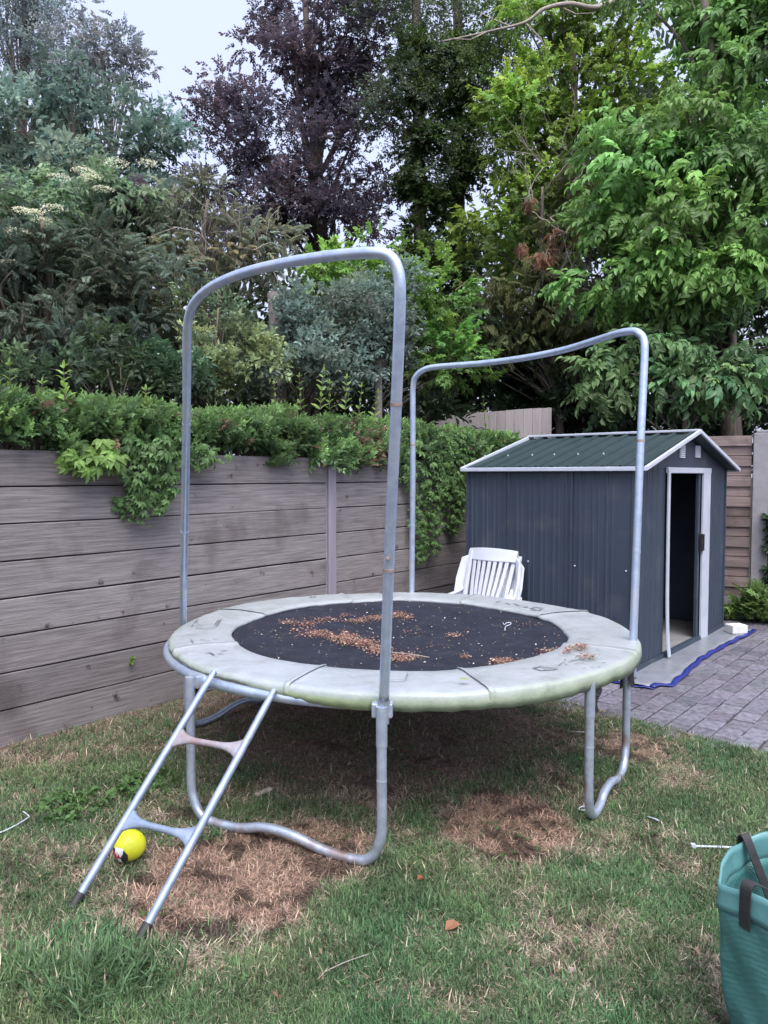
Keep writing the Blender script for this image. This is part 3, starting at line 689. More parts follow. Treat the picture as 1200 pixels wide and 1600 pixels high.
# pad panels
M_pad = None
def pad_mat():
    m, nt, b = new_mat('faded_pad_vinyl'); N = nt.nodes.new; Lk = nt.links.new
    a = N('ShaderNodeAttribute'); a.attribute_name = 'col'
    tc = N('ShaderNodeTexCoord'); n1 = N('ShaderNodeTexNoise'); n1.inputs['Scale'].default_value = 7; n1.inputs['Detail'].default_value = 10; n1.inputs['Roughness'].default_value = .7
    Lk(tc.outputs['Object'], n1.inputs['Vector'])
    r = ramp(nt, [(.30, (.66, .69, .62)), (.45, (.93, .95, .93)), (.65, (1.08, 1.08, 1.1))]); Lk(n1.outputs[0], r.inputs[0])
    mx = N('ShaderNodeMix'); mx.data_type = 'RGBA'; mx.blend_type = 'MULTIPLY'; mx.inputs[0].default_value = 1; Lk(a.outputs[0], mx.inputs[6]); Lk(r.outputs[0], mx.inputs[7])
    n3 = N('ShaderNodeTexNoise'); n3.inputs['Scale'].default_value = 90; n3.inputs['Detail'].default_value = 3; Lk(tc.outputs['Object'], n3.inputs['Vector'])
    r3 = ramp(nt, [(.70, (0, 0, 0)), (.76, (1, 1, 1))]); Lk(n3.outputs[0], r3.inputs[0])
    m2 = N('ShaderNodeMix'); m2.data_type = 'RGBA'; Lk(r3.outputs[0], m2.inputs[0]); Lk(mx.outputs[2], m2.inputs[6]); m2.inputs[7].default_value = (.17, .17, .14, 1)
    Lk(m2.outputs[2], b.inputs['Base Color']); b.inputs['Roughness'].default_value = .48
    n2 = N('ShaderNodeTexNoise'); n2.inputs['Scale'].default_value = 9; n2.inputs['Detail'].default_value = 5; Lk(tc.outputs['Object'], n2.inputs['Vector'])
    bp = N('ShaderNodeBump'); bp.inputs['Strength'].default_value = .5; bp.inputs['Distance'].default_value = .02; Lk(n2.outputs[0], bp.inputs['Height']); Lk(bp.outputs[0], b.inputs['Normal'])
    return m
M_pad = pad_mat()
def adiff(a, b): return abs((a - b + 180) % 360 - 180)
def pad_prof(a):
    """cross-section radius/height pairs at angle a (degrees)"""
    x, y = math.cos(R(a)), math.sin(R(a))
    n = float(fbm(x * 2.2, y * 2.2, 1.6, vn2)) - .5; n2 = float(fbm(x * 8, y * 8, 1.5, vn3)) - .5
    rin = .955 + .03 * n + .010 * n2; ro = 1.338 + .012 * n + .006 * n2
    back = max(0, 1 - adiff(a, 95) / 50)
    rin += .075 * back + .012 * back * math.sin(R(a) * 9)
    lift = .006 * math.sin(R(a * 6)) + .02 * n
    left = max(0, min(1, (54 - adiff(a, -154)) / 26.0))
    drop = .060 + .012 * n2 - .050 * left
    ro -= .045 * left
    notch = max(0, 1 - adiff(a, -94) / 1.3); drop *= (1 - .9 * min(1, notch * 1.6))
    z0 = .704 + lift * .5; wv = .006 * float(vn1(x * 14, y * 14, 1.)) - .003
    wr = .006 * math.sin(R(a) * 37 + 3 * n) * float(vn3(x * 9, y * 9, 1.)) ; n2 += wr * 40 * .25
    return [(rin + .004, z0 - .020), (rin, z0 - .006), (rin + .012, z0 + .003), (rin + .09, z0 + .008 + .014 * n + wv), (rin + .18, z0 + .008 + .018 * n2 - wv), (rin + .27, z0 + .007 + wv), (ro - .03, z0 + .006 + .01 * n), (ro - .008, z0 + .001), (ro, z0 - .010), (ro + .002 + .012 * n2, z0 - .010 - drop * .45), (ro - .004 + .018 * n2, z0 - .010 - drop)]
seams = [-113, -75, -28, 22, 62, 108, 152, 205, 247]
for i in range(len(seams) - 1):
    a0, a1 = seams[i], seams[i + 1] + 1.2; n = max(10, int((a1 - a0) / .9)); V, C = [], []
    for k in range(n + 1):
        a = a0 + (a1 - a0) * k / n; pr = pad_prof(a); e = min(k, n - k) / n * (a1 - a0)
        up = .004 * (i % 2) + .010 * math.exp(-e / 1.2)
        for j, (r_, z) in enumerate(pr):
            V.append(rp(a, r_, z + up * (1 if j < 9 else .3)))
            top = np.array([.27, .292, .31]); sk = np.array([.27, .325, .235]); gr = np.array([.32, .355, .41])
            c = top if j < 7 else top * .4 + sk * .6 if j < 9 else sk
            wgt = max(0, 1 - adiff(a, -115) / 60) ; c = c * (1 - .6 * wgt) + (gr if j < 9 else sk * 1.03) * .6 * wgt
            if j >= 9 and -130 < a < -93: c = c * np.array([1.0, 1.03, .82])
            C.append(c)
    m = len(pr); Fc = [(k * m + j, k * m + j + 1, (k + 1) * m + j + 1, (k + 1) * m + j) for k in range(n) for j in range(m - 1)]
    o = raw('pad_panel', np.array([tuple(v) for v in V]), np.array(Fc), np.array(C), M_pad, tr, sm=True)
    sd_ = o.modifiers.new('thick', 'SOLIDIFY'); sd_.thickness = .004; sd_.offset = -1
# faded printed marks on the pads: short strokes lying on the vinyl
M_print = pm('faded_print', (.06, .065, .075), (.22, .23, .24), 60, .6, bump=0, lo=.4, hi=.6)
def padz(a, r_):
    pr = pad_prof(a)
    for (r0, z0), (r1, z1) in zip(pr[1:], pr[2:8]):
        if r0 <= r_ <= r1: return z0 + (z1 - z0) * (r_ - r0) / (r1 - r0)
    return .71
def mark(strokes, wd=.004):
    mb = MB()
    for st in strokes:
        pts = [(G(px, py, .712)) for px, py in st]; n = len(pts); rws = []
        for i, p in enumerate(pts):
            d = (pts[min(i + 1, n - 1)] - pts[max(i - 1, 0)]); d.z = 0; d = d.normalized() if d.length > 1e-6 else Vector((1, 0, 0)); s = Vector((-d.y, d.x, 0)) * wd
            row = []
            for qq in (p + s, p - s):
                a = math.degrees(math.atan2(qq.y - TC.y, qq.x - TC.x)); r_ = math.hypot(qq.x - TC.x, qq.y - TC.y); row.append(Vector((qq.x, qq.y, padz(a, r_) + .0085)))
            rws.append(row)
        mb.grid(rws)
    return mb.build('printed_mark', M_print, tr)
mark([[(833, 1047), (846, 1045), (858, 1046), (871, 1048), (864, 1050), (845, 1050.5), (833, 1047)], [(847, 1047), (856, 1047.5)]], .005)
txt = [[(873, 1043), (880, 1038), (886, 1042)], [(888, 1038), (893, 1037)], [(893, 1037), (901, 1033)], [(904, 1032), (908, 1030), (913, 1031.5), (909, 1034), (904, 1032)], [(912, 1028), (918, 1028)], [(920, 1033), (924, 1030), (929, 1031)], [(930, 1018), (938, 1018)], [(937, 1023), (939, 1023)], [(899, 1041), (904, 1040)], [(906, 1039), (913, 1040)], [(914, 1036), (919, 1036)], [(911, 1047), (915, 1048)], [(923, 1046), (929, 1047)], [(934, 1046), (938, 1045)], [(941, 1039), (946, 1038)], [(963, 1029), (966, 1029.5)]]
mark(txt, .0025)
mark([[(829, 951.5), (837, 950), (848, 952), (843, 954.5), (830, 952.8)], [(818, 949), (825, 949)]], .010)
mark([[(775, 941.5), (782, 940)], [(790, 943), (797, 945)], [(803, 944), (812, 947)]], .005)
mark([[(484, 933.5), (489, 932.5), (494, 933.5), (489, 935), (484, 933.5)], [(578, 928.5), (584, 928.7)]], .006)
mark([[(299, 981), (303, 976), (312, 978), (325, 979)], [(305, 982), (320, 982.5), (337, 983)], [(304, 973), (309, 968)], [(338, 981), (346, 968)], [(335, 979), (342, 969)]], .003)
mark([[(298, 1001), (302, 1006)], [(313, 1002), (330, 1003)], [(333, 999), (340, 998.5)]], .003)
mark([[(322, 1022), (326, 1022)], [(327, 1021), (335, 1025)], [(345, 1018.5), (355, 1017.5)], [(341, 1023), (350, 1022)]], .004)
mark([[(610, 1065), (632, 1066), (634, 1065), (637, 1056)]], .0025)

# ladder hooked on the ring
ld = thing('ladder', 'short galvanised ladder with two flared rungs leaning on the trampoline rim', 'ladder', G(165, 1446))
def on_ring(px, py):                       # point of the outer face of the ring seen at px,py
    best = None
    for k in range(400):
        p = P(px, py, 2.9 + k * .003); e = abs(math.hypot(p.x - TC.x, p.y - TC.y) - (RR + .032))
        if best is None or e < best[0]: best = (e, p)
    return best[1]
tops = [on_ring(333, 1052), on_ring(427, 1081)]; feet = [G(114, 1418), G(219, 1468)]
for t_, f_ in zip(tops, feet):
    d = (f_ - t_).normalized(); f2 = f_ + Vector((0, 0, .004))
    mb = MB(); mb.tube([t_ + Vector((.0, .03, -.012)), t_ + Vector((0, .012, .004)), t_ + d * .03, t_ + d * .08, f2], [.012, .013, .014, .0155, .0155], 12, flat=[.6, .6, .7, 1, 1]); rl = mb.build('rail', M_dull, ld, sm=True, angle=50)
    mb = MB(); mb.tube([f2 - d * .05, f2 + d * .008], .0185, 12); mb.build('foot_cap', M_black, ld, sm=True, angle=50)
def on_rail(i, px, py):
    t_, f_ = tops[i], feet[i]; best = min(range(201), key=lambda k: abs(proj(t_.lerp(f_, k / 200))[1] - py)); return t_.lerp(f_, best / 200)
def proj(p):
    v = p - Vector((0, 0, CAMZ)); yc = v.y * SP + v.z * CP; zc = v.y * CP - v.z * SP; return 600 + FPX * v.x / zc, 800 - FPX * yc / zc
for (a, b, m) in (((276, 1152), (366, 1170), M_pink), ((203, 1282), (292, 1308), M_dull)):
    p, q_ = on_rail(0, *a), on_rail(1, *b); dv_ = (q_ - p); rd = (feet[0] - tops[0]).normalized()
    rows = []
    for k in range(13):
        f = k / 12; wv = .014 + .034 * (abs(f - .5) * 2) ** 4; c = p + dv_ * (.035 + .93 * f)
        nn = dv_.normalized().cross(rd).normalized(); th = .012 - .005 * (abs(f - .5) * 2) ** 3
        rows.append([c + rd * math.cos(x * math.pi / 5) * wv + nn * math.sin(x * math.pi / 5) * th for x in range(10)])
    mb = MB(); mb.grid(rows, close=True); mb.build('rung', m, ld, sm=True)

# debris on the mat
lit = []
cl = [(450, 972, 14, 3.5, 90), (478, 975, 20, 4, 150), (505, 968, 22, 3, 110), (496, 990, 22, 5, 320), (520, 996, 14, 4, 120), (541, 997, 18, 9, 560), (566, 1004, 22, 6, 560), (592, 1014, 20, 6, 420), (625, 1027, 26, 6, 520), (560, 970, 26, 3.5, 200), (588, 965, 18, 3.5, 180), (620, 961, 20, 5, 320), (638, 966, 10, 3, 40), (710, 992, 14, 2.5, 90), (727, 1026, 9, 2, 50), (787, 1033, 21, 5, 300), (868, 1018, 24, 4, 160), (890, 1014, 10, 3, 60), (906, 1010, 15, 4, 160), (918, 1026, 18, 4, 70), (540, 962, 12, 2, 40), (470, 985, 26, 8, 60), (650, 985, 25, 9, 30), (680, 1015, 40, 14, 26), (820, 975, 30, 6, 20)]
lp, lc = [], []
for (px, py, rx, ry, n) in cl:
    for _ in range(int(n * 1.3)):
        x, y = px + random.gauss(0, rx * .5), py + random.gauss(0, ry * .5); p = G(x, y, .68)
        rr_ = math.hypot(p.x - TC.x, p.y - TC.y); z = (.690 - .035 * (1 - min(1, (rr_ / 1.01)) ** 2) + .006) if rr_ < .97 else .730
        p = G(x, y, z + .004); lp.append((p.x, p.y, z + random.random() * .014)); k = random.random()
        lc.append((.30, .165, .135) if k < .5 else (.17, .10, .08) if k < .75 else (.46, .33, .25) if k < .96 else (.20, .26, .10))
for _ in range(700):
    a, r_ = random.uniform(0, 6.28), .97 * math.sqrt(random.random()); lp.append((TC.x + r_ * math.cos(a), TC.y + r_ * math.sin(a), .667 + .03 * r_ * r_)); lc.append((.5, .47, .44) if random.random() < .22 else (.12, .09, .08))
lp = np.array(lp); n = len(lp)
fl = [diamond(1, .5, .1, .2), diamond(1, .3, .1, .3), diamond(1, .8, .15, .1)]
a = rng.uniform(0, 6.28, n); Xd = np.stack([np.cos(a), np.sin(a), rng.normal(0, .25, n)], 1)
o = inst('dry_husks', fl, lp, Xd, np.tile([0, 0, 1.], (n, 1)) + rng.normal(0, .4, (n, 3)), rng.uniform(.007, .017, n) , np.array(lc), attr_mat('dry_husk', .85, .1))
tag(o, 'reddish brown dry husks and flakes scattered over the black trampoline mat', 'leaf litter', kind='stuff')
# a pale twig and a green leaf and a curled white string
mb = MB(); mb.tube([G(609, 1019, .685), G(640, 1022, .69), G(671, 1027, .685)], .0025, 5); tag(mb.build('twig', M_twig), 'thin pale straight twig lying on the black mat right of the front pole', 'twig')
mb = MB(); mb.tube(crom([G(786, 973, .678), G(788, 976, .678), G(792, 973, .678), G(798, 973, .678), G(797, 976, .678), G(790, 979, .678), G(789, 985, .678)], 5), .0028, 6); tag(mb.build('white_string', M_trim, sm=True), 'curled white string lying on the far right part of the mat', 'string')
v, f, s_ = oval(.05, .028, .003, .006); p = G(717, 1061, .735)
o = raw('green_leaf', v @ rotm(.1, 0, 0).T + np.array(p), f, np.tile([.25, .34, .08], (len(v), 1)), M_leaf); tag(o, 'single fallen green leaf lying on the front pad of the trampoline', 'leaf')

# ================================================================== BALL, BAG, SMALL THINGS
pb = G(203, 1345); rb = .066
ball = thing('toy_ball', 'small bright yellow ball with red black and white print in the grass behind the ladder', 'ball', pb)
rows = []
for j in range(17):
    th = math.pi * j / 16
    rows.append([(pb.x + rb * math.sin(th) * math.cos(k * math.pi / 14) * (1 - .12 * max(0, math.cos(k * math.pi / 14 - 5.0)) ** 3), pb.y + rb * math.sin(th) * math.sin(k * math.pi / 14), pb.z + rb * .98 + rb * math.cos(th) * (.95 if math.cos(th) > 0 else .9)) for k in range(28)])
M_yel = pm('yellow_vinyl', (.52, .56, .02), (.62, .64, .03), 8, .35, bump=.1, bscale=20, spots=(9, (.5, .45, .03), .6, .8))
mb = MB(); mb.grid(rows, close=True); mb.build('ball_skin', M_yel, ball, sm=True)
def patch(dirv, ang0, shape, mat, k):      # curved patch hugging the ball
    d = Vector(dirv).normalized(); a_ = d.cross(Vector((0, 0, 1))).normalized(); b_ = a_.cross(d); c = Vector((pb.x, pb.y, pb.z + rb * .98)); rws = []
    for f in (0, .35, .7, 1):
        rws.append([c + (d + (a_ * x + b_ * y) * f).normalized() * (rb * 1.005 + .0012 * k) * 1.0 for x, y in shape])
    mb = MB(); mb.grid(rws, close=True); mb.build('print', mat, ball, sm=True)
M_red = pm('red_print', (.40, .015, .03), (.5, .03, .05), 9, .4, bump=0); M_wht = pm('white_print', (.6, .6, .6), (.7, .7, .7), 9, .4, bump=0)
fr = Vector((-.42, -.80, -.22))
patch(fr, 0, [(.85, .12), (.5, .5), (-.1, .42), (-.5, .5), (-.85, .1), (-.7, -.5), (0, -.7), (.6, -.5)], M_black, 1)
patch(fr + Vector((-.22, .05, -.02)), 0, [(.3, .3), (-.3, .3), (-.42, -.1), (-.1, -.42), (.25, -.2)], M_red, 2)
patch(fr + Vector((.12, 0, .22)), 0, [(.35, .3), (-.35, .3), (-.28, -.05), (-.1, -.3), (.02, -.05), (.15, -.3), (.28, -.05)], M_wht, 2)
patch(fr + Vector((.1, 0, -.3)), 0, [(.14, .18), (-.14, .18), (-.12, -.14), (.12, -.14)], M_wht, 3)

# garden waste bag, lower right
M_bag = None
def bag_mat():
    m, nt, b = new_mat('teal_woven_plastic'); N = nt.nodes.new; Lk = nt.links.new
    tc = N('ShaderNodeTexCoord'); n1 = N('ShaderNodeTexNoise'); n1.inputs['Scale'].default_value = 6; n1.inputs['Detail'].default_value = 5; Lk(tc.outputs['Object'], n1.inputs['Vector'])
    r = ramp(nt, [(.3, (.03, .11, .105)), (.7, (.065, .19, .18))]); Lk(n1.outputs[0], r.inputs[0]); Lk(r.outputs[0], b.inputs['Base Color']); b.inputs['Roughness'].default_value = .38
    w1 = N('ShaderNodeTexWave'); w1.bands_direction = 'Z'; w1.inputs['Scale'].default_value = 70; w1.inputs['Distortion'].default_value = 1.5; Lk(tc.outputs['Object'], w1.inputs['Vector'])
    w2 = N('ShaderNodeTexWave'); w2.bands_direction = 'DIAGONAL'; w2.inputs['Scale'].default_value = 45; w2.inputs['Distortion'].default_value = 1; Lk(tc.outputs['Object'], w2.inputs['Vector'])
    n2 = N('ShaderNodeTexNoise'); n2.inputs['Scale'].default_value = 8; n2.inputs['Detail'].default_value = 3; Lk(tc.outputs['Object'], n2.inputs['Vector'])
    ad = N('ShaderNodeMath'); Lk(w1.outputs['Fac'], ad.inputs[0]); Lk(w2.outputs['Fac'], ad.inputs[1])
    bp = N('ShaderNodeBump'); bp.inputs['Strength'].default_value = .35; bp.inputs['Distance'].default_value = .002; Lk(ad.outputs[0], bp.inputs['Height'])
    b2 = N('ShaderNodeBump'); b2.inputs['Strength'].default_value = .8; b2.inputs['Distance'].default_value = .03; Lk(n2.outputs[0], b2.inputs['Height']); Lk(bp.outputs[0], b2.inputs['Normal']); Lk(b2.outputs[0], b.inputs['Normal'])
    return m
M_bag = bag_mat(); M_hem = pm('pale_teal_hem', (.07, .19, .195), (.10, .25, .255), 7, .4, bump=.4, bscale=15, bdist=.01)
rim_pts = [(.885, 2.0), (.925, 2.075), (.985, 2.14), (1.05, 2.185), (1.14, 2.205), (1.27, 2.195), (1.38, 2.14), (1.45, 2.02), (1.44, 1.88), (1.36, 1.76), (1.22, 1.70), (1.08, 1.74), (.975, 1.84), (.915, 1.935)]
rim_pts = [(x + .03, y) for x, y in rim_pts]; bagc = Vector((1.20, 1.96)); BH = .515
bag = thing('garden_waste_bag', 'open teal green woven garden waste bag with black handles at the lower right', 'bag', (bagc.x, bagc.y, 0))
cr = [Vector((*a, 0)).lerp(Vector((*b, 0)), k / 6) for a, b in zip(rim_pts, rim_pts[1:] + rim_pts[:1]) for k in range(6)]
def bagring(z, inset=0.0):
    f = z / BH; out = []
    for i, p in enumerate(cr):
        an = math.atan2(p.y - bagc.y, p.x - bagc.x)
        k = .93 + .07 * f - .07 * math.exp(-((f - .12) / .12) ** 2) * (1 + .5 * math.sin(an * 5)) - .015 * math.sin(an * 7 + f * 9) * (1 - f) - inset + (.0 if f > .9 else .022 * math.sin(an * 9 + f * 5) * (1 - f) + .02 * math.sin(an * 4 - f * 6) + .012 * math.sin(an * 13 + f * 14))
        out.append((bagc.x + (p.x - bagc.x) * k, bagc.y + (p.y - bagc.y) * k, z + (.016 * math.sin(an * 3 + 2) + .008 * math.sin(an * 8)) * max(0, (f - .6) / .4)))
    return out
mb = MB(); mb.grid([bagring(z) for z in np.linspace(0.0, BH - .07, 22)], close=True)
mb.add([(bagc.x, bagc.y, .01)] + bagring(0.0), [(0, i + 1, (i + 1) % len(cr) + 1) for i in range(len(cr))])
bo = mb.build('bag_body', M_bag, bag, sm=True); q1 = bo.modifiers.new('t', 'SOLIDIFY'); q1.thickness = .003; q1.offset = -1
mb = MB(); mb.grid([bagring(z, -.004) for z in np.linspace(BH - .075, BH, 5)], close=True); bo = mb.build('hem', M_hem, bag, sm=True); q1 = bo.modifiers.new('t', 'SOLIDIFY'); q1.thickness = .006; q1.offset = -1
def strap(pts, wv, nrm):
    pts = crom(pts, 5); n = Vector(nrm).normalized(); rws = []
    for i, p in enumerate(pts):
        d = (pts[min(i + 1, len(pts) - 1)] - pts[max(i - 1, 0)]).normalized(); rws.append([p + n * wv, p - n * wv])
    mb = MB(); mb.sheet(rws, .003); mb.build('handle', M_black, bag)
ht = P(1147, 1392, 1.95)
rp1 = Vector((.918, 1.935, BH)); tn = Vector((-.35, .94, 0)) * 1
ou = Vector((-.9, -.35, 0)).normalized()
tn = Vector((.35, -.9, 0)).normalized()
base = Vector((.952, 1.922, BH))
strap([base + ou * .012 + Vector((0, 0, -.10)), base + ou * .013 + Vector((0, 0, -.04)), base + ou * .008 + Vector((0, 0, .012)), base - ou * .02 + Vector((0, 0, .018)), base - ou * .10 + tn * .02 + Vector((0, 0, -.03)), base - ou * .17 + tn * .06 + Vector((0, 0, -.09)), base - ou * .2 + tn * .12 + Vector((0, 0, -.16))], .017, tn)
b2 = Vector((1.065, 2.178, BH)); o2 = Vector((-.45, .9, 0)).normalized(); t2 = Vector((.9, .45, 0)).normalized()
strap([b2 + o2 * .012 + Vector((0, 0, -.05)), b2 + o2 * .012 + Vector((0, 0, .01)), b2 + Vector((0, 0, .022)), b2 - o2 * .02 + Vector((0, 0, -.01)), b2 - o2 * .05 + t2 * .03 + Vector((0, 0, -.12)), b2 - o2 * .08 + t2 * .07 + Vector((0, 0, -.24))], .016, t2)
mb = MB(); mb.tube(crom([(bagc.x - .27, bagc.y - .02, .05), (bagc.x - .30, bagc.y - .04, .02), (bagc.x - .31, bagc.y - .08, .02)], 4), .012, 6); mb.build('base_loop', M_black, bag)

# white plastic peg, loops of white tie, twig, stick, paper
mb = MB(); a_, b_ = G(1083, 1322, .02), G(1178, 1325, .02); mb.tube([a_, b_], .0045, 6); mb.box(tuple(a_ + Vector((.0, 0, .002))), (.018, .016, .016)); mb.build
o = mb.build('tent_peg', M_trim, sm=False); tag(o, 'long thin white peg lying on the grass beside the teal bag', 'peg')
def tie(px, py, sx, sy, a, label):
    c = G(px, py, .022); pts = []
    for k in range(14):
        t_ = k / 13 * 5.6; x = math.cos(t_) * sx; y = math.sin(t_) * sy * (.6 + .4 * math.cos(t_)); pts.append(c + Vector((x * math.cos(a) - y * math.sin(a), x * math.sin(a) + y * math.cos(a), .006 * math.sin(t_))))
    mb = MB(); mb.tube(pts, .0026, 6); tag(mb.build('plastic_tie', M_trim, sm=True), label, 'plastic tie')
tie(1021, 1279, .028, .016, 2.2, 'open white loop of plastic tie lying on the lawn right of the trampoline leg')
tie(911, 1263, .022, .012, .2, 'small white plastic tie curled on the lawn left of the right front trampoline leg')
mb = MB(); mb.tube(crom([G(-5, 1303, .02), G(20, 1292, .03), G(42, 1279, .03), G(45, 1275, .03), G(36, 1268, .03)], 4), .003, 6); tag(mb.build('cord', M_trim, sm=True), 'white cord lying on the grass at the far left edge', 'cord')
mb = MB(); mb.tube(crom([G(872, 1138, .02), G(895, 1143, .03), G(925, 1144, .02)], 4), .004, 5); tag(mb.build('stick', M_twig, sm=True), 'pale bent stick on the grass left of the right trampoline legs', 'stick')
mb = MB(); mb.tube(crom([G(505, 1520, .02), G(540, 1503, .03), G(578, 1490, .025)], 4), .0018, 5); tag(mb.build('stick', M_twig, sm=True), 'thin dry stick in the grass below the front trampoline leg', 'stick')
p = G(412, 1237, .012); mb = MB(Matrix.Translation(p) @ Matrix.Rotation(.9, 4, 'Z')); mb.box((0, 0, 0), (.10, .026, .014)); tag(mb.build('wood_chip', pm('pale_wood', (.36, .30, .24), (.46, .40, .33), 20, .8), bevel=.003, rot=.9), 'small pale slat of wood on the bare soil under the trampoline', 'wood chip')
for (px, py, s_, lb, c_) in ((695, 1453, .07, 'large curled orange brown fallen leaf on the lawn in the foreground', (.34, .17, .10)), (652, 1375, .035, 'small rust red fallen leaf on the lawn below the front pole', (.36, .12, .07)), (890, 1520, .03, 'pale grey dry leaf on the lawn near the bottom right', (.4, .36, .32))):
    v, f, sh = oval(s_, s_ * .55, .012, .02); p = G(px, py, .03); o = raw('fallen_leaf', v @ rotm(.5, -.2, .3).T + np.array(p), f, np.tile(c_, (len(v), 1)) * sh[:, None], M_soft); tag(o, lb, 'leaf')

# ================================================================== GRASS
def blade_t(bend, w=.05):
    return tmpl([(0, -w, 0), (0, w, 0), (.02 + bend * .35, w * .7, .5), (.02 + bend * .35, -w * .7, .5), (bend, 0, 1 - bend * .35)], [(0, 1, 2), (0, 2, 3), (3, 2, 4)], [.65, .65, 1, 1, 1.2])
BT = [blade_t(b, w) for b, w in ((.1, .042), (.4, .046), (.7, .042), (1.0, .036))]
def visible_ok(x, y): return (pat_side(x, y) < .02 + .03 * rng.random(len(x))) & (wall_side(x, y) > .02)
def make_grass(N, name='grass'):
    y = 1.75 * (7.5 / 1.75) ** rng.random(N); x = rng.uniform(-.66, .66, N) * (y + .4)
    k = visible_ok(x, y); x, y = x[k], y[k]
    D, B = dry(x, y), bare(x, y)
    dens = 1 - .60 * B; dens *= np.where(D > .75, .8, 1); dens *= .55 + .6 * fbm(x, y, 7, vn1)
    k = rng.random(len(x)) < dens; x, y, D, B = x[k], y[k], D[k], B[k]; n = len(x)
    deadb = rng.random(n) < (.16 + .42 * fbm(x, y, 5.5, vn2) + .68 * np.clip(D * 1.1, 0, 1) + .35 * B)
    a = rng.uniform(0, 6.28, n)
    tilt = np.where(deadb, rng.uniform(.5, 2.2, n), rng.uniform(0, .75, n))
    Z = np.stack([np.cos(a) * tilt, np.sin(a) * tilt, np.ones(n)], 1); Z /= np.linalg.norm(Z, axis=1, keepdims=True)
    X = np.stack([np.cos(a), np.sin(a), np.zeros(n)], 1)
    # frames() uses X first; swap so the blade's z follows Z
    Y = np.cross(Z, X); Y /= np.linalg.norm(Y, axis=1, keepdims=True); X = np.cross(Y, Z)
    hgt = np.where(deadb, rng.uniform(.014, .038, n) + .03 * (rng.random(n) < .06), rng.uniform(.018, .048, n) * (.75 + .6 * fbm(x, y, 2.2, vn2)))
    hgt *= 1 + .9 * np.exp(-((x + 1.0) ** 2 / .05 + (y - 2.35) ** 2 / .04))
    gr = np.array([.086, .146, .064])[None] * rng.uniform(.4, 1.75, (n, 1)) * (.45 + 1.1 * fbm(x, y, 6.5, vn3))[:, None] * (np.array([1, 1, 1])[None] + (fbm(x, y, 2.7, vn1)[:, None] - .5) * np.array([[.9, .25, .3]]))
    blu = np.clip(1.2 - y / 2.6, 0, 1)[:, None] * 0
    st = (1 - .75 * (fbm(x, y, 11, vn2) < .42) * (D > .5))[:, None] * np.where(rng.random((n, 1)) < .5, np.array([[.42, .37, .275]]), np.array([[.30, .235, .185]])) * rng.uniform(.45, 1.6, (n, 1))
    redd = np.clip(D - .6, 0, 1)[:, None]; st = st * (1 + redd * np.array([[.05, -.35, -.35]]))
    st = st * (1 - .15 * B[:, None])
    c = np.where(deadb[:, None], st, gr)
    pos = np.stack([x, y, .012 * fbm(x, y, 6) + .02 * fbm(x, y, 1.1, vn2) - .018], 1)
    return inst(name, BT, pos, X, Z, hgt, c, M_grass)
tag(make_grass(1150000), 'short patchy lawn grass with dry straw coloured patches', 'grass', kind='stuff')

def cluster(name, kind, pts, size, colr, mat, label, cat, parent=None, n_each=10, spread=.06, up=1.0, out=.8):
    P_, X_, S_, C_ = [], [], [], []
    for (x, y, z, r_) in pts:
        for _ in range(n_each):
            a = random.uniform(0, 6.28); q_ = random.random() ** .5 * r_
            P_.append((x + q_ * math.cos(a), y + q_ * math.sin(a), z + random.random() * spread)); b = random.uniform(0, 6.28)
            X_.append((math.cos(b) * out, math.sin(b) * out, up * random.uniform(.1, .7))); S_.append(size * random.uniform(.6, 1.2)); C_.append(np.array(colr) * random.uniform(.7, 1.3))
    n = len(P_); o = inst(name, TM[kind], np.array(P_), np.array(X_), np.tile([0, 0, 1.], (n, 1)) + rng.normal(0, .3, (n, 3)), np.array(S_), np.array(C_), mat, parent)
    if label: tag(o, label, cat)
    return o
for (px, py, r_, n, lb) in ((228, 1232, .16, 70, 'low leafy green weed patch left of the ladder and behind its rungs'), (110, 1262, .18, 60, 'low leafy green weeds at the left near the white cord')):
    p = G(px, py, 0); o = cluster('weed_patch', 'weed', [(p.x, p.y, .0, r_)], .07, (.06, .13, .035), M_leaf, lb, 'weeds', n_each=n, spread=.04); o['kind'] = 'stuff'
pts = []
for _ in range(120):
    y = random.uniform(2.1, 5.5); x = random.uniform(-.6, .6) * (y + .3)
    if pat_side(x, y) < -.1 and wall_side(x, y) > .1: pts.append((x, y, -.005, random.uniform(.03, .12)))
o = cluster('clover', 'weed', pts, .035, (.075, .15, .05), M_leaf, 'small clover and weed leaves scattered through the lawn', 'weeds', n_each=7, spread=.02); o['kind'] = 'stuff'
lp = []
for _ in range(260):
    y = random.uniform(2.1, 6.5); x = random.uniform(-.6, .62) * (y + .3)
    if wall_side(x, y) > .05: lp.append((x, y, .012 if pat_side(x, y) > 0 else random.uniform(.005, .03)))
n = len(lp); a = rng.uniform(0, 6.28, n)
o = inst('fallen_leaves', [diamond(1, .5, .1, .2), diamond(1, .3, .1, .3)], np.array(lp), np.stack([np.cos(a), np.sin(a), rng.normal(0, .15, n)], 1), np.tile([0, 0, 1.], (n, 1)) + rng.normal(0, .3, (n, 3)), rng.uniform(.012, .035, n), np.array([.26, .18, .12]) * rng.uniform(.4, 1.6, (n, 1)), M_soft)
tag(o, 'tiny dry leaf bits scattered over lawn and paving', 'leaf litter', kind='stuff')
p = G(130, 1540, 0)
yy = rng.normal(p.y, .07, 560); xx = rng.normal(p.x, .10, 560); a = rng.uniform(0, 6.28, 560); tl = rng.uniform(.1, 1.1, 560)
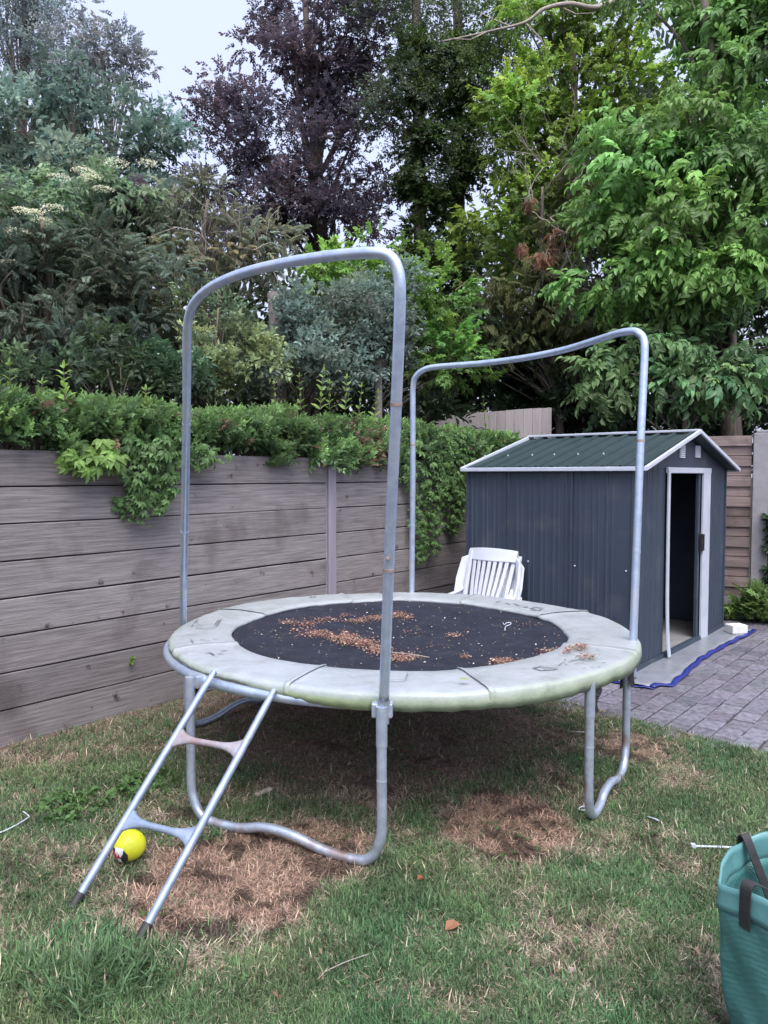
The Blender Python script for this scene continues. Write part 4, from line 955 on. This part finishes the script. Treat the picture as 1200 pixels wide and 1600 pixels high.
Z = np.stack([np.cos(a) * tl, np.sin(a) * tl, np.ones(560)], 1); Z /= np.linalg.norm(Z, axis=1, keepdims=True); X = np.stack([np.cos(a), np.sin(a), 0 * a], 1); Y = np.cross(Z, X); Y /= np.linalg.norm(Y, axis=1, keepdims=True); X = np.cross(Y, Z)
o = inst('grass_tuft', BT, np.stack([xx, yy, 0 * xx], 1), X, Z, rng.uniform(.06, .13, 560), np.array([.07, .13, .06]) * rng.uniform(.6, 1.4, (560, 1)), M_grass)
tag(o, 'taller bluish green grass tuft in the bottom left foreground', 'grass tuft', kind='stuff')
# plants at the foot of the right fence
def fpt(x, off): return FO + FD * x - FN * -off
for i, (x0, hgt, kd, lb, cl_) in enumerate(((-.05, .10, 'weed', 'low bright green plants at the fence foot just right of the shed', (.12, .2, .05)), (.34, .28, 'privet', 'leafy green plant growing against the concrete fence post', (.10, .17, .05)), (.62, .14, 'weed', 'low leafy plants at the fence foot by the right edge', (.11, .19, .05)))):
    pts = []
    for k in range(7):
        xx = fpx * 0 + x0 + random.uniform(-.18, .22); off = random.uniform(.08, .32); q_ = FO + FD * xx + FN * off
        pts.append((q_.x, q_.y, 0.02, .13))
    t_ = thing('border_plant', lb, 'plant', (pts[0][0], pts[0][1], 0))
    cluster('foliage', kd, pts, .16 if kd == 'weed' else .2, cl_, M_leaf, None, None, t_, n_each=20, spread=hgt, up=1.5)
    mb = MB()
    for k in range(5):
        q_ = Vector(pts[k][:3]); mb.tube([q_, q_ + Vector((.02, 0, hgt))], .004, 5)
    mb.build('stem', M_bark, t_)
ivy = thing('ivy', 'dark ivy climbing the fence post at the right edge', 'climbing plant', (FP.x + .6, FP.y - .3, 0))
pts = []
for k in range(16):
    q_ = FO + FD * (fpx + .14 + random.uniform(-.05, .12)) + FN * random.uniform(.07, .14); pts.append((q_.x, q_.y, random.uniform(.15, 1.15), .06))
cluster('foliage', 'palm', pts, .10, (.035, .075, .03), M_leaf, None, None, ivy, n_each=14, spread=.1)
mb = MB(); q_ = FO + FD * (fpx + .15) + FN * .08; mb.tube([(q_.x, q_.y, 0), (q_.x + .02, q_.y, .6), (q_.x, q_.y, 1.2)], .008, 5); mb.build('stem', M_bark, ivy)

# ================================================================== FOLIAGE
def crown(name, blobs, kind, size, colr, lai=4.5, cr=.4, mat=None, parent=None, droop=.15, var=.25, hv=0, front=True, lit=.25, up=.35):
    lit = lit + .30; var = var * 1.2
    mat = mat or M_leaf; Pp, Xx, Ss, Cc, CLs = [], [], [], [], []
    for bl in blobs:
        px, py, ax, ay, d = bl[:5]; c = P(px, py, d); rx, rz = ax * d / FPX, ay * d / FPX; ry = bl[5] if len(bl) > 5 else min(1.6, .8 * (rx + rz) / 2)
        area = math.pi * rx * rz; nc = max(3, int(area / (math.pi * cr * cr) * 2.6)); ns = max(4, int(lai * area / (.36 * size * size) / nc))
        for _ in range(nc):
            while True:
                v = Vector((random.gauss(0, 1), random.gauss(0, 1), random.gauss(0, 1))).normalized()
                if not front or v.y < .35 or random.random() < .3: break
            q_ = random.uniform(.35, 1) ** .6
            cc = c + Vector((v.x * rx * q_, v.y * ry * q_, v.z * rz * q_)); CLs.append(cc)
            r_ = cr * random.uniform(.55, 1.25); bright = random.uniform(1 - var, 1 + var); hue = random.gauss(0, .06)
            m = int(ns * (r_ / cr) ** 1.6) + 2
            dv = rng.normal(0, 1, (m, 3)); dv[:, 2] += .25; dv /= np.linalg.norm(dv, axis=1, keepdims=True)
            rad = rng.random(m) ** .45
            p = np.array(cc) + dv * rad[:, None] * np.array([r_ * 1.15, r_, r_ * .72])
            x = dv * .9 + rng.normal(0, .45, (m, 3)) + np.array([v.x, v.y, v.z * .3]) * .5; x[:, 2] += up - droop * 2.2
            k = p[:, 2] > .05
            Pp.append(p[k]); Xx.append(x[k]); Ss.append((size * rng.uniform(.75, 1.25, m))[k])
            cb = np.array(colr)[None] * bright * rng.uniform(.82, 1.18, (m, 1)) * (1 + lit * dv[:, 2:3] * rad[:, None]); cb[:, 0] *= 1 + hue * 1.2; cb[:, 2] *= 1 - hue  # upper side of each clump lighter: young tips plus painted top light
            Cc.append(cb[k])
    Pp = np.concatenate(Pp); n = len(Pp)
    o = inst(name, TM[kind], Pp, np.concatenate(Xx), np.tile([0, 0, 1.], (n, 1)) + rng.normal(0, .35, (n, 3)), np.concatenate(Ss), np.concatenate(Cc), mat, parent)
    return o, CLs
def limbs(t, base, top, cls, r0=.12, nmax=40, mat=None, wig=.12):
    mb = MB(); base, top = Vector(base), Vector(top)
    tp = [base + (top - base) * f + Vector((random.uniform(-wig, wig), random.uniform(-wig, wig), 0)) * (f > 0) for f in (0, .2, .4, .6, .8, 1)]
    tp = crom(tp, 3); n = len(tp); mb.tube(tp, [r0 * (1.25 if i == 0 else 1) * (1 - .8 * i / (n - 1)) for i in range(n)], 9)
    for c in random.sample(cls, min(nmax, len(cls))):
        z = base.z + max(.15, min(.95, (c.z - base.z) / max(.1, (top.z - base.z)) * .75)) * (top.z - base.z)
        i = min(range(n), key=lambda k: abs(tp[k].z - z)); s_ = tp[i]; m = s_.lerp(c, .5) + Vector((random.uniform(-.15, .15), random.uniform(-.15, .15), random.uniform(0, .25)))
        r1 = r0 * .32 * (1 - .6 * i / n); mb.tube(crom([s_, m, c], 3), [r1, r1 * .9, r1 * .75, r1 * .6, r1 * .5, r1 * .38, r1 * .2][:7], 5)
    return mb.build('trunk', mat or M_bark, t, sm=True)
def tree(name, label, cat, blobs, kind, size, colr, base=None, r0=.12, nl=40, group=None, **kw):
    d = blobs[0][4]; b = Vector(base) if base else Vector((P(blobs[0][0], 742, d).x, d, 0))
    t = thing(name, label, cat, b, 0, group)
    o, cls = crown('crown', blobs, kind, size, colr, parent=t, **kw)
    top = max(cls, key=lambda c: c.z); topc = Vector((sum(c.x for c in cls) / len(cls), sum(c.y for c in cls) / len(cls), top.z * .93))
    limbs(t, b, topc, cls, r0, nl)
    return t, cls
GR_T = 'trees growing beyond the garden wall'
# far wood that closes the view low down
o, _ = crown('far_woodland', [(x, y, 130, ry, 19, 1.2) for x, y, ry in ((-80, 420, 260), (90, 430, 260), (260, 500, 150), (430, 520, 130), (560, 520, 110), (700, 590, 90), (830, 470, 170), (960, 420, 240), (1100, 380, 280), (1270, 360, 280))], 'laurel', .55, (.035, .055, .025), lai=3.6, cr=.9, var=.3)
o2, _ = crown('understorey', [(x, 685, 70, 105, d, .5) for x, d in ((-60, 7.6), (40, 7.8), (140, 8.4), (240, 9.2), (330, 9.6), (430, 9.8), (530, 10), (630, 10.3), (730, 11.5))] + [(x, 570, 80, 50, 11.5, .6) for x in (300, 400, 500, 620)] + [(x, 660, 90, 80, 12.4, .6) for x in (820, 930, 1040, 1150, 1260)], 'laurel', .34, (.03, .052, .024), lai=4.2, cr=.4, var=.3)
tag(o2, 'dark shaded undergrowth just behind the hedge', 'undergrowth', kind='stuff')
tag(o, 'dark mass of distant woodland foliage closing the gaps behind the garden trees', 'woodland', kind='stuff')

# --- left side: poplar and elder leaf colours paled to paint in hazy glare
tree('poplar_tree', 'tall grey green feathery tree reaching the top left corner of the photo', 'tree', [(30, 40, 70, 130, 16), (95, 90, 55, 120, 16), (30, -60, 70, 70, 16)], 'fine', .27, (.20, .25, .25), r0=.16, group=GR_T, lai=5.0, cr=.42, droop=-.2)
tree('ash_tree', 'slender grey tree with airy top left of the open sky gap', 'tree', [(160, 120, 50, 60, 15), (215, 130, 28, 50, 15), (190, 75, 35, 28, 15), (125, 50, 22, 50, 15)], 'alt', .21, (.17, .19, .20), r0=.10, group=GR_T, lai=2.1, cr=.32)
tree('elder_tree', 'big mid green broad leaved tree at the left below the feathery one', 'tree', [(45, 220, 110, 90, 10.5), (150, 210, 90, 90, 10.3), (215, 260, 60, 70, 10.2), (60, 310, 120, 70, 9.8), (190, 330, 110, 50, 10)], 'laurel', .20, (.15, .215, .175), r0=.13, group=GR_T, lai=4.2, cr=.42, droop=.25)
t, cls = tree('flowering_elder', 'elder shrub at the left with flat creamy white flower heads', 'shrub', [(40, 340, 90, 70, 8.6), (110, 290, 90, 45, 8.8), (60, 400, 70, 60, 8.4)], 'pinnate', .20, (.13, .21, .12), r0=.05, lai=3.6, cr=.32)
M_flow = attr_mat('elder_flower', .7, .3)
for px, py in ((183, 250), (130, 262), (141, 272), (231, 251), (33, 324), (53, 328), (25, 356), (85, 320), (14, 405), (92, 272), (160, 291), (66, 341)):
    c = P(px, py, 7.4 if py > 300 else 7.8); n = 160; a = rng.uniform(0, 6.28, n); q_ = rng.random(n) ** .5 * rng.uniform(.07, .12)
    ps = np.stack([c.x + q_ * np.cos(a) * 1.2, c.y + q_ * np.sin(a), c.z - q_ * .35 + rng.normal(0, .008, n)], 1)
    inst('flower_head', [diamond(1, .9, .1, .1)], ps, rng.normal(0, 1, (n, 3)) * np.array([1, 1, .3]), np.tile([0, -.3, 1.], (n, 1)), rng.uniform(.012, .022, n), np.array([.78, .80, .62]) * rng.uniform(.7, 1.2, (n, 1)), M_flow, t)
tree('cypress_tree', 'dark drooping evergreen filling the left side above the hedge', 'conifer', [(30, 480, 90, 110, 7.6), (130, 440, 90, 110, 7.9), (110, 560, 110, 60, 7.4), (215, 500, 70, 100, 8.0), (-50, 420, 70, 160, 7.6)], 'conifer', .18, (.105, .135, .10), r0=.10, group=GR_T, lai=5.0, cr=.24, mat=M_soft, droop=.2, var=.4)
tree('laurel_bush', 'dark green broad leaved bush low between the dark evergreen and the hedge at left', 'shrub', [(190, 575, 75, 45, 6.9), (60, 590, 80, 30, 6.2), (260, 590, 50, 40, 7.0)], 'laurel', .14, (.055, .095, .045), r0=.04, lai=4.5, cr=.22)
t, cls = tree('juniper_tree', 'olive brown thin juniper with bare grey twigs left of the front hoop', 'conifer', [(300, 360, 60, 80, 9.0), (360, 400, 70, 70, 9.0), (270, 460, 50, 90, 8.8), (330, 310, 45, 40, 9.2), (420, 400, 35, 40, 9.0)], 'conifer', .15, (.20, .22, .15), r0=.08, group=GR_T, lai=2.8, cr=.20, mat=M_soft, droop=.25, var=.35)
def bare_twigs(t, pts, n, L, r=.009, name='bare_branch', dirb=(0, 0, .4)):
    mb = MB()
    for _ in range(n):
        p = Vector(random.choice(pts)); d = Vector((random.gauss(0, 1), random.gauss(-.3, .6), random.gauss(0, .7))) + Vector(dirb); d.normalize(); ps = [p]
        for k in range(7):
            d = (d + Vector((random.gauss(0, .33), random.gauss(0, .25), random.gauss(0, .33)))).normalized(); ps.append(ps[-1] + d * L / 7 * random.uniform(.7, 1.3))
        rr = r * random.uniform(.5, 1.2); mb.tube(ps, [rr * (1 - .11 * i) for i in range(8)], 4)
        for k in (2, 3, 4, 5):
            if random.random() < .6:
                e = (d + Vector((random.gauss(0, 1), random.gauss(0, .5), random.gauss(0, 1)))).normalized() * L * random.uniform(.15, .35); mb.tube([ps[k], ps[k] + e * .5 + Vector((0, 0, -.02)), ps[k] + e], [rr * .5, rr * .35, rr * .15], 3)
    return mb.build(name, M_twig, t, sm=True)
bare_twigs(t, [P(x, y, 8.5) for x, y in ((300, 360), (320, 400), (360, 350), (380, 380), (340, 330), (400, 420), (420, 380), (360, 440))], 16, .6, .006)
# --- copper beech and purple shrub
PUR = (.095, .076, .097)
tree('copper_beech', 'large copper beech with dark purple leaves in the middle of the view', 'tree', [(440, 130, 95, 80, 14), (350, 185, 75, 30, 13.8), (345, 120, 30, 14, 13.8), (500, 60, 110, 80, 14.2), (470, 240, 130, 80, 14), (420, 320, 130, 60, 13.6), (560, 200, 70, 110, 14.2), (600, 330, 50, 50, 14), (400, 20, 35, 30, 14), (540, -30, 120, 60, 14.2), (310, 170, 30, 16, 13.7), (350, 260, 70, 50, 13.7), (500, 360, 110, 50, 13.5), (370, 350, 80, 50, 13.4)], 'alt', .175, PUR, base=(P(548, 742, 14.2).x, 14.2, 0), r0=.20, nl=30, group=GR_T, lai=2.9, cr=.36, var=.35, lit=.15)
tree('purple_shrub', 'dark purple leaved small tree standing behind the dark evergreen at left', 'tree', [(225, 310, 45, 28, 9.5, .4), (190, 335, 45, 28, 9.4, .4), (245, 350, 35, 40, 9.5, .4)], 'alt', .14, (.075, .06, .08), r0=.06, lai=4.2, cr=.28)
# --- mid shrubs over the hedge
tree('variegated_bush', 'pale green broad leaved bush seen inside the left half of the front hoop', 'shrub', [(315, 500, 50, 55, 8.1), (300, 570, 60, 50, 7.6), (375, 560, 60, 55, 7.8)], 'laurel', .125, (.19, .255, .13), r0=.04, lai=4.2, cr=.22, var=.4)
tree('silver_bush', 'silvery grey green bush seen through the middle of the front hoop', 'shrub', [(400, 510, 50, 60, 8.5), (500, 500, 75, 60, 8.4), (570, 530, 75, 70, 8.4), (480, 570, 90, 45, 8.0), (600, 470, 40, 40, 8.6)], 'laurel', .115, (.155, .205, .17), r0=.05, lai=4.4, cr=.26, var=.4)
tree('hop_vine', 'fresh green climbing vine mounded behind the top right corner of the front hoop', 'climbing plant', [(530, 435, 75, 35, 9.2), (600, 425, 60, 35, 9.3), (500, 460, 30, 25, 9.0), (680, 480, 55, 75, 9.4), (700, 560, 50, 50, 9.3), (575, 400, 30, 12, 9.3)], 'maple', .20, (.13, .25, .055), r0=.04, lai=4.2, cr=.25, var=.35)
for px, y0, y1, d, r_, lb in ((428, 545, 458, 8.35, .075, 'grey cut tree stump rising from the silvery bush'), (436, 545, 466, 8.6, .06, 'shorter grey cut stump right beside the other in the silvery bush'), (581, 520, 462, 8.3, .04, 'thin leaning cut stump at the right of the silvery bush')):
    a, b = P(px + (10 if px > 500 else 3), y0, d), P(px - (6 if px > 500 else 0), y1, d); a = a.lerp(b, 0); t_ = MB()
    bb = Vector((a.x, a.y, 0)); t_.tube(crom([bb, a, a.lerp(b, .5) + Vector((.01, 0, 0)), b], 4), r_, 12); tag(t_.build('tree_stump', pm('grey_bark', (.16, .14, .13), (.30, .27, .26), 12, .9, bump=.7, bscale=30, bdist=.02, stretch=(1, 1, .3)), sm=True, angle=50), lb, 'tree stump')
# --- ivy clad trunks and feathery crown
def ivy_trunk(px, d, label, lean=0):
    t = thing('ivy_clad_tree', label, 'tree', (P(px, 742, d).x, d, 0), 0, GR_T)
    b = Vector((P(px, 742, d).x, d, 0)); top = P(px + lean, -60, d); mb = MB(); mb.tube(crom([b, b.lerp(top, .4) + Vector((.05, 0, 0)), top], 6), [.19 - .01 * i for i in range(13)], 10); mb.build('trunk', M_bark, t, sm=True)
    bl = [(px + lean * f, 480 - 430 * f, 27, 32, d - .1, .34) for f in (0, .12, .24, .36, .48, .6, .75, .9)]
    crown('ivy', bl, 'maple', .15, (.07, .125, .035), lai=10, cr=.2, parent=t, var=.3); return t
t1 = ivy_trunk(657, 13.2, 'left of two straight ivy covered trunks behind the front hoop corner', -8)
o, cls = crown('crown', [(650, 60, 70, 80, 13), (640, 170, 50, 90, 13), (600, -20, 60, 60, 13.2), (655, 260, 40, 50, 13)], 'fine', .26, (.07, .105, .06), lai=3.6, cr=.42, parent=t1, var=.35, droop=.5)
t2 = ivy_trunk(711, 13.5, 'right of two straight ivy covered trunks, beside the yellowish green maple', 4)
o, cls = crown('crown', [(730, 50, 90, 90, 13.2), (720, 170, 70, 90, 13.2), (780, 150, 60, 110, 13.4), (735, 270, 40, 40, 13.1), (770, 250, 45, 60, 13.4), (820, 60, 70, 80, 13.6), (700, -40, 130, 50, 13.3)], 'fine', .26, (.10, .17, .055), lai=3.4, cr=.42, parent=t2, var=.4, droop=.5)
# --- maple
tree('maple_tree', 'yellowish green leafy maple with layered branches at upper right centre', 'tree', [(900, 90, 100, 55, 12), (860, 150, 90, 45, 11.8), (950, 170, 90, 60, 12), (820, 200, 70, 40, 11.6), (880, 240, 90, 50, 11.8), (800, 300, 50, 45, 11.4), (780, 350, 50, 45, 11.2), (960, 40, 90, 60, 12.2), (1000, 260, 80, 70, 12), (850, 340, 70, 70, 12.2), (870, 20, 70, 40, 12), (830, 430, 60, 50, 12)], 'maple', .23, (.165, .27, .055), r0=.18, nl=40, group=GR_T, lai=3.6, cr=.34, var=.5, droop=.2)
t = thing('dead_branch', 'bare pale lichen covered branch reaching across the top of the picture', 'branch', P(800, 60, 10.8))
mb = MB()
mb.tube(crom([P(690, 65, 10.9), P(760, 50, 10.8), P(820, 35, 10.7), P(850, 14, 10.7), (P(890, 6, 10.8)), P(935, 12, 10.9), P(980, -10, 11)], 5), [.008 + .0012 * i for i in range(31)], 6)
for a, b, c in (((760, 50), (735, 62), (700, 60)), ((820, 35), (845, 60), (858, 90)), ((800, 42), (770, 30), (750, 20)), ((870, 8), (900, 22), (930, 20))):
    mb.tube([P(*a, 10.8), P(*b, 10.75), P(*c, 10.7)], [.012, .008, .004], 5)
mb.build('branch', M_twig, t, sm=True)
# --- dying conifer
t, cls = tree('dying_cypress', 'half dead cypress with bare twigs and orange brown tufts right of centre', 'conifer', [(880, 460, 60, 70, 10.9), (830, 520, 60, 55, 10.9), (760, 480, 50, 60, 11), (900, 540, 60, 50, 10.8), (860, 390, 45, 50, 10.9), (900, 300, 30, 60, 11.0), (740, 530, 60, 45, 11)], 'conifer', .17, (.115, .14, .06), r0=.09, lai=3.8, cr=.24, mat=M_soft, droop=.55, var=.35, group=GR_T)
bare_twigs(t, [P(x, y, 10.2) for x, y in ((850, 260), (845, 300), (860, 340), (880, 230), (920, 240), (860, 370), (830, 330), (900, 260), (880, 400), (870, 430), (910, 450))], 26, .8, .008)
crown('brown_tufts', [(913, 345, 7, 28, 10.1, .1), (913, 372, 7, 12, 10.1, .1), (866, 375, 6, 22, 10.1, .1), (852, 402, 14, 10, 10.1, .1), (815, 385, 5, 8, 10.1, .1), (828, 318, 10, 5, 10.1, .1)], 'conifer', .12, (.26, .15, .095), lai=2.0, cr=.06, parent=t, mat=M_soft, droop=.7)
# --- big compound leaved tree on the right
tree('walnut_tree', 'big broad tree with long drooping compound leaves filling the right side', 'tree', [(1130, 110, 90, 90, 9.8), (1060, 190, 90, 70, 9.6), (1150, 260, 90, 80, 9.4), (1040, 300, 90, 60, 9.5), (1110, 370, 100, 60, 9.2), (1000, 380, 70, 50, 9.5), (1150, 450, 80, 50, 9.1), (1030, 450, 90, 45, 9.3), (950, 440, 50, 50, 9.6), (1080, 20, 120, 60, 10.4), (1190, 30, 70, 70, 10), (960, 330, 40, 40, 10)], 'pinnate', .255, (.135, .275, .075), base=(P(1150, 742, 10.6).x, 10.8, 0), r0=.20, nl=45, group=GR_T, lai=5.6, cr=.36, var=.35, droop=.38)
tree('young_walnut', 'low drooping leafy branches hanging just above the shed roof at right', 'tree', [(1060, 570, 65, 50, 8.9), (1100, 610, 55, 40, 8.8), (960, 570, 50, 28, 9.1), (1180, 590, 40, 50, 8.8), (950, 610, 40, 20, 9.0), (1020, 545, 60, 28, 9.0)], 'pinnate', .27, (.105, .20, .08), r0=.06, group=GR_T, lai=5.4, cr=.24, var=.35, droop=.4)
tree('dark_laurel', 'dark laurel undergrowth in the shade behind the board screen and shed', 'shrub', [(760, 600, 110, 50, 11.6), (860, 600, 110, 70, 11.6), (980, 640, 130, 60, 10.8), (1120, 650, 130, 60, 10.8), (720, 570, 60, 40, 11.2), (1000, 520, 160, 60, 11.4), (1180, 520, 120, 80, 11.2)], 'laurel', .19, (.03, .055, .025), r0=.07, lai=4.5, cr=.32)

# ================================================================== HEDGE ON THE WALL
T0, T1 = wt(-60) - .3, wt(815)
hd = thing('privet_hedge', 'long leafy green hedge growing along and over the top of the board wall', 'hedge', wpt(2.5, 0, -.3), 0)
N_ = 17000; tt = rng.uniform(T0, T1, N_); th = rng.uniform(-.4, math.pi * .62, N_)   # around a rounded section: 0 = garden face, pi/2 = top
lump = fbm(tt, tt * 0 + 5, 3.2, vn2) - .5; hz = 2.03 + .14 * (fbm(tt, tt * 0, 1.3, vn1) - .5) + .22 * lump
rad = rng.uniform(.5, 1.05, N_)
zc = 1.87; offc = -.28
off = offc + .24 * np.cos(th) * rad * (.55 + .85 * fbm(tt * 1.3, th * .8, 3.2, vn3)); z = zc + (hz - zc) * np.sin(th) * rad
low = rng.random(N_) < .22; z = np.where(low, 1.82 + .16 * rng.random(N_) - .16 * (fbm(tt, tt * 0 + 2, 2.5, vn1) > .5), z); off = np.where(low, rng.uniform(-.12, .10, N_), off)
px_ = np.stack([W0.x + WD.x * tt + WN.x * off, W0.y + WD.y * tt + WN.y * off, z], 1)
ndir = np.stack([WN.x * np.cos(th), WN.y * np.cos(th), np.sin(th)], 1)
Xh = ndir * .9 + rng.normal(0, .5, (N_, 3)) + np.array([0, 0, .65])
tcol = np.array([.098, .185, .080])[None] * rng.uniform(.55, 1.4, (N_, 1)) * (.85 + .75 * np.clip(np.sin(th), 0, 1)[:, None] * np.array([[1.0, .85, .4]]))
dead = (rng.random(N_) < .05 + .55 * np.exp(-((tt - wt(578)) / .28) ** 2)) & (np.sin(th) < .8); tcol[dead] = np.array([.20, .15, .10]) * rng.uniform(.6, 1.2, (int(dead.sum()), 1))
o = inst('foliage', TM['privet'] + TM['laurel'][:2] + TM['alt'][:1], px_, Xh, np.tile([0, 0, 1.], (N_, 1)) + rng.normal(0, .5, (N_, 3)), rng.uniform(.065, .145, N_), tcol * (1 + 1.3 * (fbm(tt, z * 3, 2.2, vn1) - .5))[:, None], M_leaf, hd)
k = (z > 2.0) & (rng.random(N_) < .06)
mb = MB()
for i in range(700):                       # bare lower stems
    t_ = random.uniform(T0, T1); o_ = random.uniform(-.20, -.07); p = wpt(t_, 1.68, o_); q_ = p + Vector((random.uniform(-.08, .08), random.uniform(-.08, .08), random.uniform(.2, .38)))
    mb.tube([p, p.lerp(q_, .5) + Vector((random.uniform(-.02, .02), 0, 0)), q_], [.004, .0035, .002], 4)
for i in range(24):
    t_ = T0 + (T1 - T0) * i / 23; p = wpt(t_, 0, -.3); mb.tube([p, p + Vector((0, 0, 1.9))], [.03, .015], 6)
mb.build('stem', M_bark, hd, sm=True)
def shoot(px, py0, py1, n, sc, bright=1.35):  # tall young shoots above the hedge
    t_ = wt(px); Ps, Xs, Ss = [], [], []; p0 = wpt(t_, 0, -.15); d = p0.y; a, b = P(px, py0, d), P(px + random.uniform(-6, 6), py1, d)
    for i in range(n):
        f = i / (n - 1); p = a.lerp(b, f); an = i * 2.4
        for s_ in (0, math.pi): Ps.append(tuple(p)); Xs.append((math.cos(an + s_), math.sin(an + s_), .9)); Ss.append(sc * (1.1 - .5 * f))
    Ps.append(tuple(b)); Xs.append((0, 0, 1)); Ss.append(sc * .7)
    n2 = len(Ps); inst('shoot', [oval(1, .36, .06, .2)], np.array(Ps), np.array(Xs), rng.normal(0, .2, (n2, 3)) + np.array([0, -.2, .6]), np.array(Ss), np.array([.13, .22, .05]) * bright * rng.uniform(.8, 1.2, (n2, 1)), M_leaf, hd)
    mb = MB(); mb.tube([a, b], [.004, .0015], 4); mb.build('shoot_stem', M_bark, hd)
for s_ in ((101, 625, 576, 6, .085, 1.7), (18, 630, 572, 6, .08, .9), (500, 640, 580, 7, .09, 1.5), (540, 640, 592, 6, .08, 1.4), (470, 640, 590, 6, .07, 1.2), (560, 650, 605, 5, .07, 1.3), (760, 690, 622, 7, .08, 1.2), (618, 680, 600, 7, .07, 1.1), (430, 640, 600, 5, .07, 1.1), (60, 640, 600, 5, .07, 1.1), (230, 640, 610, 5, .07, 1.2), (585, 650, 615, 5, .07, 1.2), (515, 640, 600, 5, .07, 1.3)): shoot(*s_)
# hanging creepers
def creeper(label, runs, size, colr, nleaf):
    t = thing('virginia_creeper', label, 'climbing plant', wpt(wt(runs[0][0][0]), 1.2, .05))
    mb = MB(); Ps, Xs, Ss = [], [], []
    for run in runs:
        off0 = random.uniform(.05, .16); pts = []
        for px, py in run:
            t_ = wt(px, py, off0); b = wpt(t_, 0, off0); pts.append(P(px, py, b.y))
        pts = crom(pts, 6); mb.tube(pts, .003, 4)
        for i, p in enumerate(pts):
            for _ in range(nleaf):
                q_ = p + Vector((random.gauss(0, .035), random.gauss(0, .02), random.gauss(0, .03))); Ps.append(tuple(q_)); Xs.append((WN.x * .5 + random.gauss(0, .45), WN.y * .5 + random.gauss(0, .45), -.75 + random.gauss(0, .3))); Ss.append(size * random.uniform(.55, 1.15) * (1 - .35 * i / len(pts)))
    n = len(Ps); mb.build('stem', M_bark, t)
    inst('leaf', TM['palm'], np.array(Ps), np.array(Xs), np.tile([WN.x, WN.y, .5], (n, 1)) + rng.normal(0, .25, (n, 3)), np.array(Ss), np.array(colr) * rng.uniform(.65, 1.35, (n, 1)), M_leaf, t)
    return t
creeper('virginia creeper with five fingered leaves hanging over the wall left of the left hoop post', [[(200, 690), (205, 730), (215, 760), (222, 790)], [(225, 690), (232, 740), (235, 770), (215, 800)], [(250, 690), (262, 740), (256, 775), (250, 800)], [(268, 690), (270, 730), (262, 760)], [(240, 700), (242, 730), (255, 760)], [(215, 760), (205, 778), (188, 790)], [(315, 705), (325, 714), (340, 708)]], .095, (.10, .19, .065), 4)
t = creeper('bright green five fingered creeper leaves drooping flat over the wall top at left', [[(150, 700), (112, 712), (110, 716)], [(160, 700), (130, 712), (134, 718)], [(170, 700), (160, 712), (155, 716)], [(180, 700), (178, 716), (184, 722)]], .15, (.17, .30, .075), 1)
creeper('thick creeper cascading down the wall beside the left end of the shed', [[(650, 690), (640, 740), (650, 780), (648, 830)], [(670, 690), (665, 740), (670, 790), (660, 840), (657, 870)], [(690, 680), (690, 740), (686, 780), (680, 830), (676, 862)], [(705, 690), (708, 740), (700, 780), (705, 820)], [(720, 690), (722, 740), (715, 790), (710, 830)], [(735, 700), (730, 760), (722, 800)], [(700, 690), (695, 730), (710, 770)], [(715, 680), (718, 730), (712, 760)]], .10, (.105, .20, .065), 6)
p = P(204, 1032, 0); 
pt_ = wt(204, 1032, .02); b_ = wpt(pt_, 0, .02)
wsp = thing('wall_seedling', 'tiny bright green seedling sprouting from a gap in the board wall at left', 'plant', (b_.x, b_.y, 0))
n = 8; c = P(204, 1032, b_.y); inst('leaf', [oval(1, .6, .06, .2)], np.tile(np.array(c), (n, 1)), rng.normal(0, 1, (n, 3)) + np.array([WN.x, WN.y, 0]), rng.normal(0, .3, (n, 3)) + np.array([0, 0, 1]), np.full(n, .045), np.tile([.12, .24, .05], (n, 1)), M_leaf, wsp)
for _m in bpy.data.materials:
    pass
tri = sum(len(o.data.polygons) for o in scene.objects if o.type == 'MESH'); print('polys', tri, 'objects', len(scene.objects))
